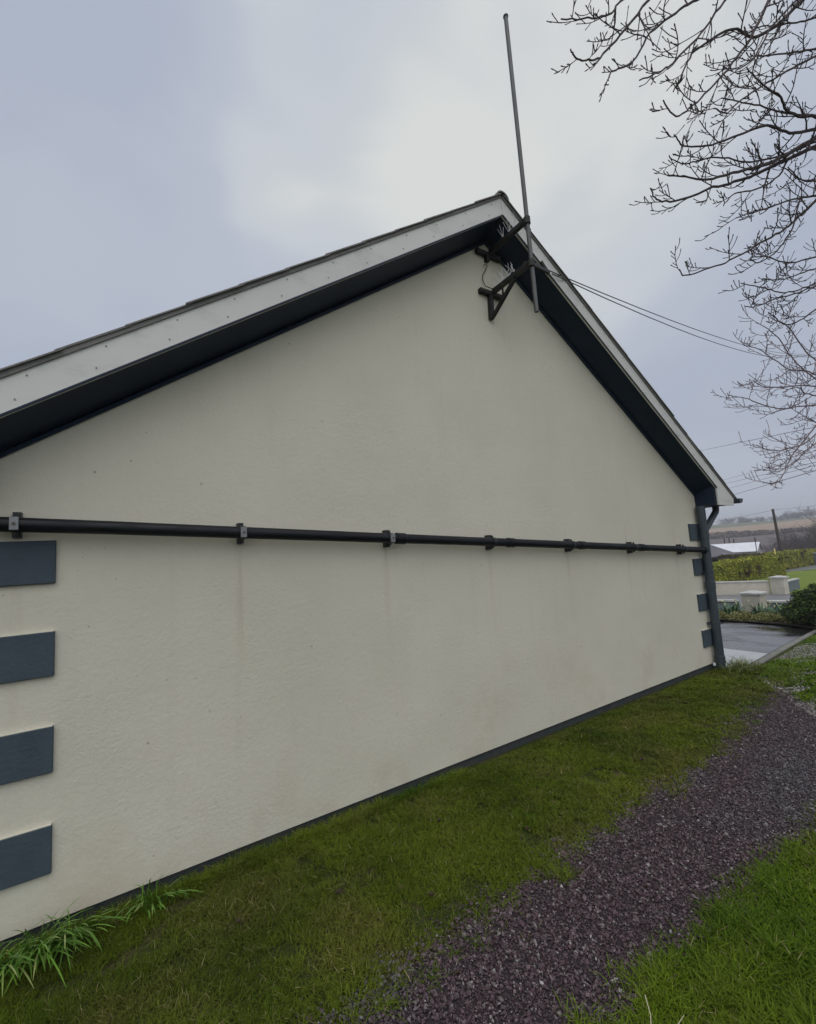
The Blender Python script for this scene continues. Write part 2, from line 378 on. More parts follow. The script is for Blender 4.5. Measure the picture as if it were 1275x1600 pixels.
sheet('driveway', [(9.42, .021), (11.5, .36), (13.9, .74), (14.45, 1.5), (14.42, 2.75), (14.2, 6), (13.5, 14), (9.5, 14), (9.46, 2.5)], .006, 'wet_tarmac')
kb = MB()
for (a, b) in zip(KERB, KERB[1:]):
    a = Vector((*a, 0)); b = Vector((*b, 0)); d = (b-a).normalized(); nrm = Vector((d.y, -d.x, 0))
    q = [a, b, b+nrm*.09, a+nrm*.09]
    kb.hexa([(p.x, p.y, G(p.x)-.05) for p in q], [(p.x, p.y, G(p.x)+.016) for p in q])
tag(kb.build('kerb', 'kerb_concrete'), kind='structure')
sheet('flower_bed', [(13.9, .72), (16, .2), (19.5, 2.6), (17.4, 4.4), (14, 8), (14.2, 6), (14.42, 2.75), (14.45, 1.5)], .05, 'bed_soil')
sheet('road', [(10, 11.8), (17.7, 4.25), (18.6, 3.55), (19.5, 3.15), (24, -2), (40, -16), (42, -14), (27.1, 5.2), (25.1, 7.3), (14, 17.5)], .012, 'road_surface')
sheet('lawn', [(27.3, 5.2), (32, 5.4), (60, 2), (60, 14.6), (49, 13.3), (38, 11.2), (24, 9.9), (25.2, 7.6)], .02, 'lawn_far', step=4)
sheet('side_road', [(56, 15.05), (60.2, 14.3), (68, 13.2), (90, 9), (89, 15), (72, 16), (60.5, 15.9)], .012, 'road_surface', step=4)
sheet('verge', [(60.3, 2), (75, 1), (90, 3), (90, 8.8), (68, 13), (60.3, 14.1)], .015, 'lawn_far', step=4)

# ------------------------------------------------------------------ the house
XA, ZA, TH = 4.234, 4.640, math.tan(0.5951); OV = .257; XW0, XW1 = .733, 7.735; ZE = 2.02; XE = 8.25
HB = .208
house = thing('house', 'cream rendered bungalow gable with blue-grey corner blocks, white bargeboards and dark soffit', 'house', (XA, 0, 0))
zs = lambda x, dz=0.: ZA+dz-TH*abs(x-XA)
# rendered gable wall and the walls behind it
g = MB(); wz = zs(XW1, -.085)
nx, poly = 1, [(XW0, .012), (XW1, .012), (XW1, wz), (XA, ZA-.085), (XW0, wz)]
g.prism(poly, 0, .3, 'y')
g.box((XW0, .3, .012), (XW0+.3, 9.7, wz)); g.box((XW1-.3, .3, .012), (XW1, 9.7, wz)); g.prism(poly, 9.7, 10, 'y')
g.build('wall', 'render_paint', house)
g = MB(); g.box((XW0+.02, .022, -.2), (XW1-.02, 9.98, .011)); g.build('plinth', 'plinth_paint', house)
# quoins (painted, slightly proud blocks)
for k in range(8):
    for x0, x1 in ((XW0-.02, 1.021), (7.467, XW1+.012)):
        z0 = .231+.45*k; z1 = z0+.213
        if z1 > (1.9 if x0 < 2 else 2.0): continue
        q = MB(); q.box((x0, -.022, z0), (x1, .06, z1)); qo = q.build('quoin', 'quoin_paint', house, bevel=.004)
        q = MB(); q.box((x0+.002, -.0195, z1-.0005), (x1-.002, .0, z1+.005)); q.build('painted_lit_top', 'render_paint', qo, bevel=.002)  # cream strip: painted block top, with its lit edge put into the colour
# soffit boards under the verge
for sgn, nm in ((-1, 0), (1, 1)):
    xe = XW1+.01 if sgn > 0 else XW0-.01
    s = MB(); y0, y1 = -OV+.022, .0
    f = lambda x, y: zs(x)+.006-.082*(y-y0)/(y1-y0)
    b = [(XA, y0, f(XA, y0)), (xe, y0, f(xe, y0)), (xe, y1, f(xe, y1)), (XA, y1, f(XA, y1))]
    s.hexa(b, [(x, y, z+.02) for x, y, z in b]); 
    # closing panel of the boxed eave and the flat soffit of the eaves
    xo = XE-.02 if sgn > 0 else 2*XA-XE+.02
    s.box((min(xe, xe+sgn*.02), y0, ZE), (max(xe, xe+sgn*.02), -.001, zs(xe)+.03))
    s.box((min(xe+sgn*.02, xo), y0, ZE), (max(xe+sgn*.02, xo), 10.2, ZE+.015))
    s.build('soffit', 'soffit_paint', house)
    s = MB(); s.tube([(XA, -.012, ZA-.1), (xe, -.012, zs(xe)-.1)], .012, 6); s.build('cable_bead', 'soffit_paint', house)
    bd = MB(); m_ = lambda x: x if sgn > 0 else 2*XA-x
    pl = [(XA, ZA), (m_(7.785), zs(7.785)), (m_(7.79), ZE-.005), (m_(XE-.03), ZE-.012), (m_(XE), zs(XE)+HB), (XA, ZA+HB)]
    gap = .0015*sgn
    pl = [(a+(gap if a == XA else 0), b_) for a, b_ in pl]
    bd.prism(pl, -OV, -OV+.021, 'y')
    bb = bd.build('bargeboard', 'bargeboard_paint', house, bevel=.002)
    # thin dark drip bead along its lower edge and the fixings
    dr = MB(); dr.bar((XA, -OV-.004, ZA+.004), (m_(7.785), -OV-.004, zs(7.785)+.004), .010, .010); dr.build('drip_bead', 'soffit_paint', bb)
    for i in range(12):
        xx = XA-sgn*0+sgn*(.17+.318*i+.004*((i*7) % 5))
        if abs(xx-XA) > 3.5: break
        for up in (.055, .15):
            sx = xx-sgn*(.04 if up > .1 else 0)
            n_ = MB(); zc = zs(sx)+up; n_.tube([(sx, -OV+.001, zc), (sx, -OV-.004, zc)], .0042, 8); n_.build('nail', 'nail_grey', bb)
    fa = MB(); fa.box((min(m_(XE-.018), m_(XE-.001)), -OV+.022, ZE+.001), (max(m_(XE-.018), m_(XE-.001)), 10.2, zs(XE)+HB-.02)); fa.build('fascia', 'bargeboard_paint', house)
    # gutter: half round, running along the eave
    gu = MB(); n = 10; pr = []
    gx = m_(XE+.065)
    for r_ in (.062, .056):
        arc = [(gx+r_*math.cos(math.pi+math.pi*i/n), zs(XE)+HB-.03+r_*math.sin(math.pi+math.pi*i/n)) for i in range(n+1)]
        pr += arc if r_ == .062 else arc[::-1]
    gu.prism(pr, -OV-.05, 10.2, 'y')
    gu.prism([(gx+.062*math.cos(math.pi+math.pi*i/n), zs(XE)+HB-.03+.062*math.sin(math.pi+math.pi*i/n)) for i in range(n+1)], -OV-.056, -OV-.0505, 'y')
    gu.build('gutter', 'downpipe_paint', house)
# roof: lapped concrete tiles, each course a shallow step, both slopes
cs = math.cos(0.5951); sn = math.sin(0.5951)
for sgn in (-1, 1):
    t = MB(); sl_len = (XE+.045-XA)/cs; step = .345; n = int(sl_len/step)+1
    jr = random.Random(3)
    for i in range(n):
        s1 = sl_len-i*step; s0 = max(0.02, s1-step-.03)
        if s1 < .05: break
        ncol = 1
        def pt(s, h, y): return (XA+sgn*(s*cs+(h-.004)*sn), y, ZA+HB-s*sn+(h-.004)*cs)
        yf = -OV-.016-jr.random()*.012
        lo, th = .0055, .007+jr.random()*.003
        a = [pt(s0, .000, yf), pt(s1, lo, yf), pt(s1, lo, 10.25), pt(s0, .000, 10.25)]
        b = [pt(s0, .000+th, yf), pt(s1, lo+th, yf), pt(s1, lo+th, 10.25), pt(s0, .000+th, 10.25)]
        t.hexa(a, b)
    # mortar bedding and undercloak strip
    t.hexa([pt(.0, -.02, -OV-.010), pt(sl_len-.03, -.02, -OV-.010), pt(sl_len-.03, -.02, -OV+.10), pt(.0, -.02, -OV+.10)],
           [pt(.0, .004, -OV-.010), pt(sl_len-.03, .004, -OV-.010), pt(sl_len-.03, .004, -OV+.10), pt(.0, .004, -OV+.10)])
    t.build('roof', 'roof_tile', house)
rd = MB(); 
for i in range(24):
    y0 = -OV-.03+i*.44
    arc = [(XA+.075*math.cos(math.pi*j/8), ZA+HB-.045+.062*math.sin(math.pi*j/8)) for j in range(9)]
    arc += [(XA+.062*math.cos(math.pi*(8-j)/8), ZA+HB-.045+.05*math.sin(math.pi*(8-j)/8)) for j in range(9)]
    rd.prism(arc, y0, y0+.432, 'y')
rd.build('ridge_tiles', 'roof_tile', house)

# black waste pipe across the gable, falling to the right
def pz(x): return float(np.interp(x, [.5, .86, 7.6], [1.885, 1.872, 1.452]))
PY_, PR = -.080, .0355
p = MB(); p.tube([(.69, PY_, pz(.69))]+[(x, PY_, pz(x)) for x in np.linspace(.75, 7.62, 15)]+[(7.66, PY_, pz(7.66))], PR, 20)
pipe = p.build('waste_pipe', 'black_pipe', house, smooth=True)
for i, x in enumerate([.872, 1.91, 2.94, 3.95, 4.99, 6.05, 7.12]):
    z = pz(x); mat = 'clip_grey' if i < 3 else 'clip_black'
    c = MB(); c.tube([(x-.016, PY_, z+.001), (x+.016, PY_, z-.001)], PR+.0045, 20)
    c.box((x-.016, -.05, z-.062), (x+.016, -.001, z+.062))
    cl = c.build('pipe_clip', 'clip_black', pipe, smooth=True)
    q = MB(); q.tube([(x, PY_+.005, z+PR-.004), (x, PY_+.005, z+PR+.020)], .009, 8); q.build('clip_lug', 'clip_black', cl)
    q = MB(); q.tube([(x, PY_+.005, z-PR+.004), (x, PY_+.005, z-PR-.016)], .010, 8); q.build('clip_lug', 'clip_black', cl)
    if i < 3:
        q = MB(); q.box((x-.017, PY_-PR-.012, z-.031), (x+.017, PY_-PR-.002, z+.031)); q.build('clip_plate', 'clip_grey', cl, bevel=.002)
        q = MB(); q.tube([(x, PY_-PR-.0115, z), (x, PY_-PR-.018, z)], .0065, 8); q.build('clip_bolt', 'bolt', cl)
for x in (2.99, 4.12, 5.10, 6.15):
    c = MB(); c.tube([(x, PY_, pz(x)), (x+.075, PY_, pz(x+.075)), (x+.08, PY_, pz(x+.08))], [PR+.006, PR+.006, PR+.001], 20); c.build('pipe_socket', 'black_pipe', pipe, smooth=True)

# grey painted soil/down pipe at the far corner with its branch from the eave
dx, dy, dr_ = 7.70, -.072, .052
p = MB(); p.tube([(dx, dy, -.06), (dx, dy, 2.02)], dr_, 18); dp = p.build('downpipe', 'downpipe_paint', house, smooth=True)
for z in (.02, .95, 1.60):
    c = MB(); c.tube([(dx, dy, z), (dx, dy, z+.09), (dx, dy, z+.095)], [dr_+.007, dr_+.007, dr_+.001], 18); c.build('pipe_collar', 'downpipe_paint', dp, smooth=True)
for z in (.5, 1.15):
    c = MB(); c.tube([(dx, dy, z), (dx, dy, z+.028)], dr_+.006, 18); c.box((dx-.07, -.045, z), (dx+.030, -.001, z+.028)); c.build('pipe_bracket', 'downpipe_paint', dp, smooth=True)
c = MB(); c.tube([(8.13, dy, 2.03), (8.13, dy, 1.975), (8.115, dy, 1.945), (7.77, dy, 1.715), (7.715, dy, 1.66), (7.71, dy, 1.62)], .040, 16)
c.build('swan_neck', 'downpipe_paint', dp, smooth=True)
c = MB(); c.tube([(7.60, PY_, pz(7.6)), (7.70, dy, pz(7.6)-.01)], PR+.007, 18); c.build('pipe_tee', 'black_pipe', pipe, smooth=True)

# ------------------------------------------------------------------ mast on wall brackets
MX, MY = 4.262, -.50
mast = thing('antenna_mast', 'bare galvanised pole held off the gable peak by two black steel wall brackets', 'mast', (MX, MY, 3.6))
p = MB(); p.tube([(MX+.012, MY, 3.60), (MX-.018, MY, 6.425)], .0185, 16); pol = p.build('pole', 'galvanised', mast, smooth=True)
c = MB(); c.tube([(MX-.018, MY, 6.42), (MX-.0182, MY, 6.432)], .0235, 16); c.build('end_cap', 'bracket_steel', pol, smooth=True)
def wallbracket(z, low):
    b = MB(); t = .042
    b.bar((4.10, -.02, z-.02), (4.405, -.02, z-.02), t, t)          # cross bar on the wall
    b.bar((MX, -.0376, z), (MX, MY+.035, z+.008), t, .042)
    if low:
        b.bar((4.235, -.02, z-.038), (4.225, -.02, z-.275), t+.004, t)
        b.bar((4.232, -.038, z-.255), (MX, -.31, z-.022), .032, .030)
        b.bar((4.39, -.0385, z-.02), (MX+.0176, -.14, z-.006), .018, .018)
    else:
        b.bar((4.235, -.02, z-.038), (4.232, -.02, z-.09), t, t)
    o = b.build('bracket', 'bracket_steel', mast, bevel=.003, label='lower black steel bracket with diagonal brace' if low else 'upper black steel bracket arm under the bargeboard')
    c = MB(); c.tube([(MX, MY, z-.03), (MX, MY, z+.03)], .030, 14); c.bar((MX-.05, MY+.03, z), (MX+.05, MY+.03, z), .02, .045)
    c.build('clamp', 'bracket_steel', o)
    for x in (4.125, 4.38):
        q = MB(); q.tube([(x, -.0375, z-.02), (x, -.052, z-.02)], .009, 6); q.build('bolt', 'bolt', o)
    rr = random.Random(5 if low else 9)
    for yy in ([-.08, -.13, -.19, -.25, -.31] if low else [-.22, -.29, -.37]):
        s = MB(); s.box((MX-.012, yy-.016, z+.0235), (MX+.012, yy+.016, z+.032))
        for k in range(4):
            a = (-.5, -.15, .2, .55)[k]+rr.uniform(-.1, .1); bq = rr.uniform(-.5, .5)
            s.tube([(MX, yy, z+.03), (MX+.11*math.sin(a), yy+.11*math.sin(bq), z+.03+.11*math.cos(a)*math.cos(bq))], .0021, 4)
        s.build('bird_spike', 'spike_plastic', o)
wallbracket(4.035, True); wallbracket(4.43, False)
c = MB(); c.tube([(4.26, -.04, 4.06), (4.18, -.02, 4.08), (4.155, -.02, 4.13), (4.165, -.015, 4.19), (4.20, -.012, 4.235), (4.22, -.012, 4.27), (4.235, -.015, 4.30), (4.205, -.02, 4.305), (4.18, -.02, 4.285)], .0038, 6)
c.build('cable_tail', 'black_cable', mast, smooth=True)
# tie between the mast and the bargeboard, where the overhead cables start
tb = MB(); tb.bar((MX+.02, MY+.02, 4.06), (4.78, -.285, 4.245), .022, .03); tb.bar((4.70, -.268, 4.34), (4.80, -.268, 4.245), .02, .03)
tb.build('cable_tie_bar', 'bracket_steel', mast)

# ------------------------------------------------------------------ poles and overhead wires
def sag(a, b, s, n=24):
    a = Vector(a); b = Vector(b); return [a.lerp(b, i/n)-Vector((0, 0, s*4*(i/n)*(1-i/n))) for i in range(n+1)]
def pole(name, label, x, y, h, lean=(0, 0), r=.13, cross=True):
    t = thing(name, label, 'utility pole', (x, y, G(x)))
    z0 = G(x); p = MB(); p.tube([(x, y, z0-.5), (x+lean[0]*.5, y+lean[1]*.5, z0+h*.5), (x+lean[0], y+lean[1], z0+h)], [r*1.1, r, r*.8], 12); p.build('shaft', 'pole_wood', t, smooth=True)
    if cross:
        c = MB(); c.bar((x+lean[0]-.5, y+lean[1]-.6, z0+h-.25), (x+lean[0]+.5, y+lean[1]+.6, z0+h-.25), .1, .1)
        c.build('crossarm', 'pole_wood', t)
    return Vector((x+lean[0], y+lean[1], z0+h))
P1 = pole('utility_pole', 'dark leaning wooden pole rising behind the clipped hedge', 67.9, 18.05, 6.95, (-.35, .15), .16, False)
P2 = pole('utility_pole', 'tall wooden service pole beyond the drive to the right of the house', 31.0, -2.0, 9.0, (0, 0), .12)
def wire(pts, r, label, group=None):
    c = MB(); c.tube(pts, r, 5); o = c.build('overhead_cable', 'wire_grey'); tag(o, label, 'cable', group); return o
e1 = Vector((20.42, 2.85, 8.12)); 
def through(a, b, c, sg):
    """hanging line a -> c with b on the way"""
    a, b, c = map(Vector, (a, b, c)); k = (b-a).length/((b-a).length+(c-b).length)
    out = [a.lerp(b, i/14)-Vector((0, 0, sg*4*(i/14)*(1-i/14))) for i in range(15)]
    return out+[b.lerp(c, i/10) for i in range(1, 11)]
A0 = Vector((4.79, -.29, 4.26))
wire(through(A0, (20.4, 1.98, 7.55), (31.0, -1.4, 8.75-.8), .20), .0055, 'upper of the twin cables running from the mast bracket at the bargeboard')
wire(through(A0+Vector((.02, -.01, -.03)), (20.4, 1.86, 7.40), (31.0, -1.6, 8.7-1.0), .31), .0055, 'lower of the twin cables running from the mast bracket at the bargeboard')
hi = [((56.65, 20.18, 11.46), (30.42, 4.16, 6.74), .016, 'highest overhead wire crossing the sky above the right eave'),
      ((57.16, 18.9, 7.84), (30.38, 4.32, 5.32), .010, 'faint top wire of the bundle above the gutter end'),
      ((57.29, 18.57, 7.43), (30.37, 4.36, 5.0), .013, 'second wire of the bundle above the gutter end'),
      ((57.37, 18.36, 6.9), (30.37, 4.38, 4.85), .012, 'third wire of the bundle above the gutter end'),
      ((57.5, 18.02, 6.15), (30.36, 4.41, 4.59), .018, 'lowest and thickest wire of the bundle meeting the gutter end')]
for a, b, r, lab in hi:
    a = Vector(a); b = Vector(b); d = (a-b)
    wire([b-d*1.2, b-d*.4, b, b.lerp(a, .5), a, a+d*.6], r, lab)
wire(sag(P1-Vector((0, 0, .15)), (88, 60, 3.0), .6), .012, 'thin wire from the leaning pole towards the house roof')
wire(sag(P1-Vector((0, 0, .1)), (95, 4, 6.5), .3), .012, 'thin wire from the leaning pole towards the right')

# ------------------------------------------------------------------ walls and pillars across the drive
def lowwall(name, label, a, b, h, th, mat, cop=.06, off=0):
    a = Vector((*a, 0)); b = Vector((*b, 0)); d = (b-a).normalized(); n_ = Vector((-d.y, d.x, 0))*th
    t = thing(name, label, 'wall', (a.x, a.y, G(a.x)))
    N_ = 6; w_ = MB(); c_ = MB()
    def q(P0, P1, z0, z1, e):
        ee = n_.normalized()*e
        return ([(P0.x-ee.x, P0.y-ee.y, G(P0.x)+z0), (P1.x-ee.x, P1.y-ee.y, G(P1.x)+z0), (P1.x+n_.x+ee.x, P1.y+n_.y+ee.y, G(P1.x)+z0), (P0.x+n_.x+ee.x, P0.y+n_.y+ee.y, G(P0.x)+z0)],
                [(P0.x-ee.x, P0.y-ee.y, G(P0.x)+z1), (P1.x-ee.x, P1.y-ee.y, G(P1.x)+z1), (P1.x+n_.x+ee.x, P1.y+n_.y+ee.y, G(P1.x)+z1), (P0.x+n_.x+ee.x, P0.y+n_.y+ee.y, G(P0.x)+z1)])
    w_.hexa(*q(a, b, -.2, h-cop, 0)); c_.hexa(*q(a, b, h-cop+.001, h, .03))
    w_.build('wall_body', mat, t); c_.build('coping', 'coping', t, bevel=.01); return t
def pillar(name, label, x, y, s, h, ang):
    t = thing(name, label, 'pillar', (x, y, G(x)))
    def sq(hs, z): return [(x+hs*1.414*math.cos(ang+k*math.pi/2), y+hs*1.414*math.sin(ang+k*math.pi/2), G(x)+z) for k in range(4)]
    b = MB(); b.hexa(sq(s/2, -.2), sq(s/2, h)); b.build('shaft', 'cream_wall', t, bevel=.01)
    c = MB(); c.hexa(sq(s/2+.05, h+.001), sq(s/2+.05, h+.05)); c.hexa(sq(s/2+.048, h+.051), sq(.04, h+.11)); c.build('cap', 'coping', t)
lowwall('garden_wall', 'low blue-grey rendered wall with pale coping left of the near pillar', (11.4, 9.9), (18.05, 3.68), .42, .2, 'grey_wall')
pillar('gate_pillar', 'near cream gate pillar with flat pale cap rising above the low grey walls', 18.45, 3.42, .50, .60, .78)
lowwall('garden_wall', 'short blue-grey wall with pale coping between the near pillar and dark bush', (18.85, 3.15), (20.6, 1.4), .36, .2, 'grey_wall')
lowwall('boundary_wall', 'cream boundary wall with grey coping across the road under the hedge', (19, 13.2), (26.75, 5.75), .62, .2, 'cream_wall')
pillar('gate_pillar', 'far cream pillar at the end of the cream boundary wall', 26.95, 5.45, .52, .74, .78)
lowwall('boundary_wall', 'short grey wall running onto the lawn beside the far cream pillar', (27.35, 5.35), (31.0, 5.9), .55, .2, 'grey_wall')

# ------------------------------------------------------------------ foliage helpers
def quads(C, size, seed=0, flat=0.0, aspect=1.0):
    """randomly turned leaf faces at centres C -> verts, faces"""
    r = np.random.default_rng(seed); n = len(C)
    a = r.normal(size=(n, 3)); a[:, 2] *= (1-flat); a /= np.linalg.norm(a, axis=1)[:, None]
    b = r.normal(size=(n, 3)); b -= a*(a*b).sum(1)[:, None]; b /= np.linalg.norm(b, axis=1)[:, None]
    s = size*r.uniform(.6, 1.4, n)[:, None]
    V = np.stack([C-a*s*aspect, C-b*s*.5, C+a*s*aspect, C+b*s*.5], 1).reshape(-1, 3)
    return V, np.arange(4*n).reshape(n, 4)
def hedge(name, label, a, b, h, th, n, mat, size=.09, seed=1, h0=None):
    h0 = h0 or h
    r = np.random.default_rng(seed); a = np.array(a, float); b = np.array(b, float); d = b-a; Ln = np.linalg.norm(d); d /= Ln
    nn = np.array([-d[1], d[0]])
    t = r.uniform(0, Ln, n); u = r.uniform(-.5, .5, n); v = r.uniform(0, 1, n)
    side = r.integers(0, 3, n)
    u = np.where(side == 0, -.5, np.where(side == 1, .5, u)); v = np.where(side == 2, 1, v)
    bumpy = (fbm(t*1.1, v*3+side*7, seed)-.5)*.28
    hh = (h0+(h-h0)*t/Ln)*(1+(fbm(t*.6, t*0, seed+5)-.5)*.16)
    px = a[0]+d[0]*t+nn[0]*(u*th+np.sign(u)*bumpy); py = a[1]+d[1]*t+nn[1]*(u*th+np.sign(u)*bumpy)
    pzz = np.interp(px, XS, ZS)+v*hh+(side == 2)*bumpy+r.normal(0, .03, n)
    V, F = quads(np.stack([px, py, pzz], 1), size, seed)
    t_ = thing(name, label, 'hedge', (a[0], a[1], G(a[0])))
    bulk('foliage', V, F, mat, t_)
    c = MB(); A = a; B = b; o_ = nn*(th*.5-.1)
    cor = [A-o_, B-o_, B+o_, A+o_]
    c.hexa([(q[0], q[1], G(q[0])-.1) for q in cor], [(q[0], q[1], G(q[0])+k_-.14) for q, k_ in zip(cor, (h0, h, h, h0))]); c.build('stems_or_core', 'bark_near', t_)  # solid dark core added inside the leaves to block see-through gaps
hedge('hedge', 'clipped yellow-green hedge behind the cream boundary wall', (24, 10.6), (48.4, 12.5), 1.72, 1.2, 52000, 'hedge_leaf', .085, 1, .95)
hedge('hedge', 'yellow-green hedge further back running from the leaning pole to the right', (60.6, 16.9), (73, 16.9), 1.80, 1.3, 18000, 'hedge_leaf', .12, 2)
hedge('hedge', 'brownish hedge top seen behind the yellow-green hedge', (49, 16.2), (60, 18.2), 1.75, 1.4, 16000, 'hedge_leaf_brown', .12, 3)
def bush(name, label, x, y, rx, ry, h, n, mat, size, seed):
    r = np.random.default_rng(seed); t_ = thing(name, label, 'shrub', (x, y, G(x)))
    th = r.uniform(0, 2*np.pi, n); ph = np.arccos(r.uniform(-.25, 1, n)); k = r.uniform(.72, 1, n)
    lump = 1+.30*(fbm(th*2.6, ph*3.2, seed)-.5)*2
    k = k*lump
    P = np.stack([x+rx*k*np.sin(ph)*np.cos(th), y+ry*k*np.sin(ph)*np.sin(th), G(x)+h*.36+h*.64*k*np.cos(ph)], 1)
    V, F = quads(P, size, seed, .3, 1.3); bulk('foliage', V, F, mat, t_)
    c = MB()
    for i in range(9):
        a = i*.7; c.tube([(x, y, G(x)-.05), (x+rx*.35*math.cos(a), y+ry*.35*math.sin(a), G(x)+h*.4), (x+rx*.7*math.cos(a), y+ry*.7*math.sin(a), G(x)+h*.7)], [.03, .018, .006], 5)
    c.build('stems_or_core', 'bark_near', t_)
bush('conifer_bush', 'large dark spreading conifer bush beside the wet driveway', 15.0, .38, 1.0, 1.08, .97, 30000, 'bush_leaf', .026, 4)
bush('conifer_bush', 'dark conifer lump behind the large bush at the road edge', 16.9, .05, 1.0, 1.0, 1.25, 14000, 'bush_leaf', .04, 5)
bush('conifer_bush', 'small low green bush at the kerb in front of the dark conifer', 13.4, .12, .36, .38, .42, 5000, 'bush_leaf', .03, 6)
def strap_clump(name, label, x, y, n, h, mat, seed, wd=.008, spread=.12, lean=(0, 0), group=None, flowers=0):
    r = random.Random(seed); V = []; F = []; zg = G(x)
    for i in range(n):
        a = r.uniform(0, 2*math.pi); rad = r.uniform(0, spread); bx, by = x+rad*math.cos(a), y+rad*math.sin(a)*.6
        out = Vector((math.cos(a)*.5+lean[0]+r.uniform(-.35, .35), math.sin(a)*.5+lean[1]+r.uniform(-.35, .35), 0)); ln = h*r.uniform(.6, 1.25); dr = r.uniform(.5, 1.5)
        sd_ = Vector((-out.y, out.x, 0)); sd_ = (sd_.normalized() if sd_.length > .01 else Vector((1, 0, 0))); n0 = len(V); sg = 6
        for k in range(sg+1):
            t = k/sg; w_ = wd*(1-.2*t) if k < sg else wd*.15
            c = Vector((bx, by, zg))+out*ln*(t**1.6)*.75+Vector((0, 0, ln*(t-.55*dr*t*t)))
            c.z = max(c.z, zg+.006+.01*t)
            V += [tuple(c-sd_*w_), tuple(c+sd_*w_)]
        F += [(n0+2*k, n0+2*k+1, n0+2*k+3, n0+2*k+2) for k in range(sg)]
    t_ = thing(name, label, 'plant', (x, y, zg), group); bulk('leaves', V, F, mat, t_, smooth=True)
    if flowers:
        for i in range(flowers):
            f = MB(); c = Vector((x+r.uniform(-.25, .25), y+r.uniform(-.25, .25), zg+h*r.uniform(.6, .85))); f.add([c+Vector((.036*math.cos(k*1.047), .02*math.sin(k*2), .036*math.sin(k*1.047))) for k in range(6)], [(0, 1, 2, 3, 4, 5)]); f.build('flower', 'petal_yellow', t_)
nearc = [(.84, -.13, 85, 'leftmost clump of drooping strap leaves at the foot of the wall'),
         (.98, -.12, 85, 'second clump of strap leaves from the left under the bottom corner block'),
         (1.10, -.11, 65, 'third clump of strap leaves right of the bottom corner block'),
         (1.43, -.10, 42, 'separate clump of strap leaves standing apart from the leaf row at the wall')]
for i, (x, y, n, lab) in enumerate(nearc):
    strap_clump('daffodil_clump', lab, x, y, n, (.26, .27, .25, .21)[i], 'strap_leaf', 20+i, .0034, .09, (.1, -.65), 'leaf clumps along the foot of the gable')
r_ = random.Random(77)
for i, (x, y) in enumerate([(15.3, 4.9), (15.6, 4.5), (15.2, 4.1), (15.9, 3.95), (15.5, 3.5), (16.1, 3.2), (15.6, 2.9), (16.4, 2.55), (16.0, 2.1), (15.7, 1.75)]):
    strap_clump('daffodil_clump', 'grey-green strap leaves of daffodils in the bed before the low grey wall', x, y, 80, .60, 'bed_leaf', 40+i, .017, .28, (0, 0), 'daffodil clumps in the roadside bed', 4)
for i, (x, y) in enumerate([(15.0, 3.75), (15.1, 3.2), (15.0, 2.5), (15.2, 2.0), (15.3, 1.45)]):
    bush('bed_shrub', ['leftmost', 'second', 'third', 'fourth', 'rightmost'][i]+' low yellow-green shrub at the edge of the roadside bed', x, y, .42, .30, .24, 3000, 'bed_shrub_leaf', .025, 60+i)

# ------------------------------------------------------------------ distant buildings
def gx(x): return G(x)
h2 = thing('bungalow', 'distant bungalow with dark hipped slate roof behind the hedge', 'house', (50, 22, G(50)))
b = MB(); b.prism([(47.5, 17.9), (52.4, 17.15), (55, 34), (50, 34.7)], G(50)-.5, -.15, 'z'); b.build('wall', 'pale_wall', h2)
e = [(47.1, 17.5), (52.7, 16.65), (55.6, 34.4), (50, 35.2)]; zr = -.149
b = MB(); b.add([(*q, zr) for q in e]+[(*q, zr-.1) for q in e]+[(51.0, 20.8, 2.05), (52.4, 31, 2.05)],
  [(0, 1, 8), (1, 2, 9, 8), (2, 3, 9), (3, 0, 8, 9), (7, 6, 5, 4), (0, 4, 5, 1), (1, 5, 6, 2), (2, 6, 7, 3), (3, 7, 4, 0)]); b.build('roof', 'hip_slate', h2)
b = MB(); b.box((47.62, 20.0, -1.3), (47.9, 21.1, -.4)); b.build('window', 'window_dark', h2)
b = MB(); b.add([(48.75, 17.66, -1.3), (49.6, 17.53, -1.3), (49.6, 17.53, -.45), (48.75, 17.66, -.45), (48.75, 17.72, -1.3), (49.6, 17.6, -1.3), (49.6, 17.6, -.45), (48.75, 17.72, -.45)], [(0, 1, 2, 3), (7, 6, 5, 4), (0, 4, 5, 1), (1, 5, 6, 2), (2, 6, 7, 3), (3, 7, 4, 0)]); b.build('window', 'window_dark', h2)
bn = thing('barn', 'white sheet-roofed farm shed with low pitched roof', 'barn', (86, 28, G(86)))
A_, B_ = Vector((86.0, 27.0, 0)), Vector((84.6, 34.0, 0)); dd = (B_-A_).normalized(); pp = Vector((dd.y, -dd.x, 0))
if pp.x < 0: pp = -pp
def bp(s, t, z): q = A_+dd*s+pp*t; return (q.x, q.y, z)
b = MB(); W_, L_ = 5.6, 9.0
ze, zrg = -.85, .45
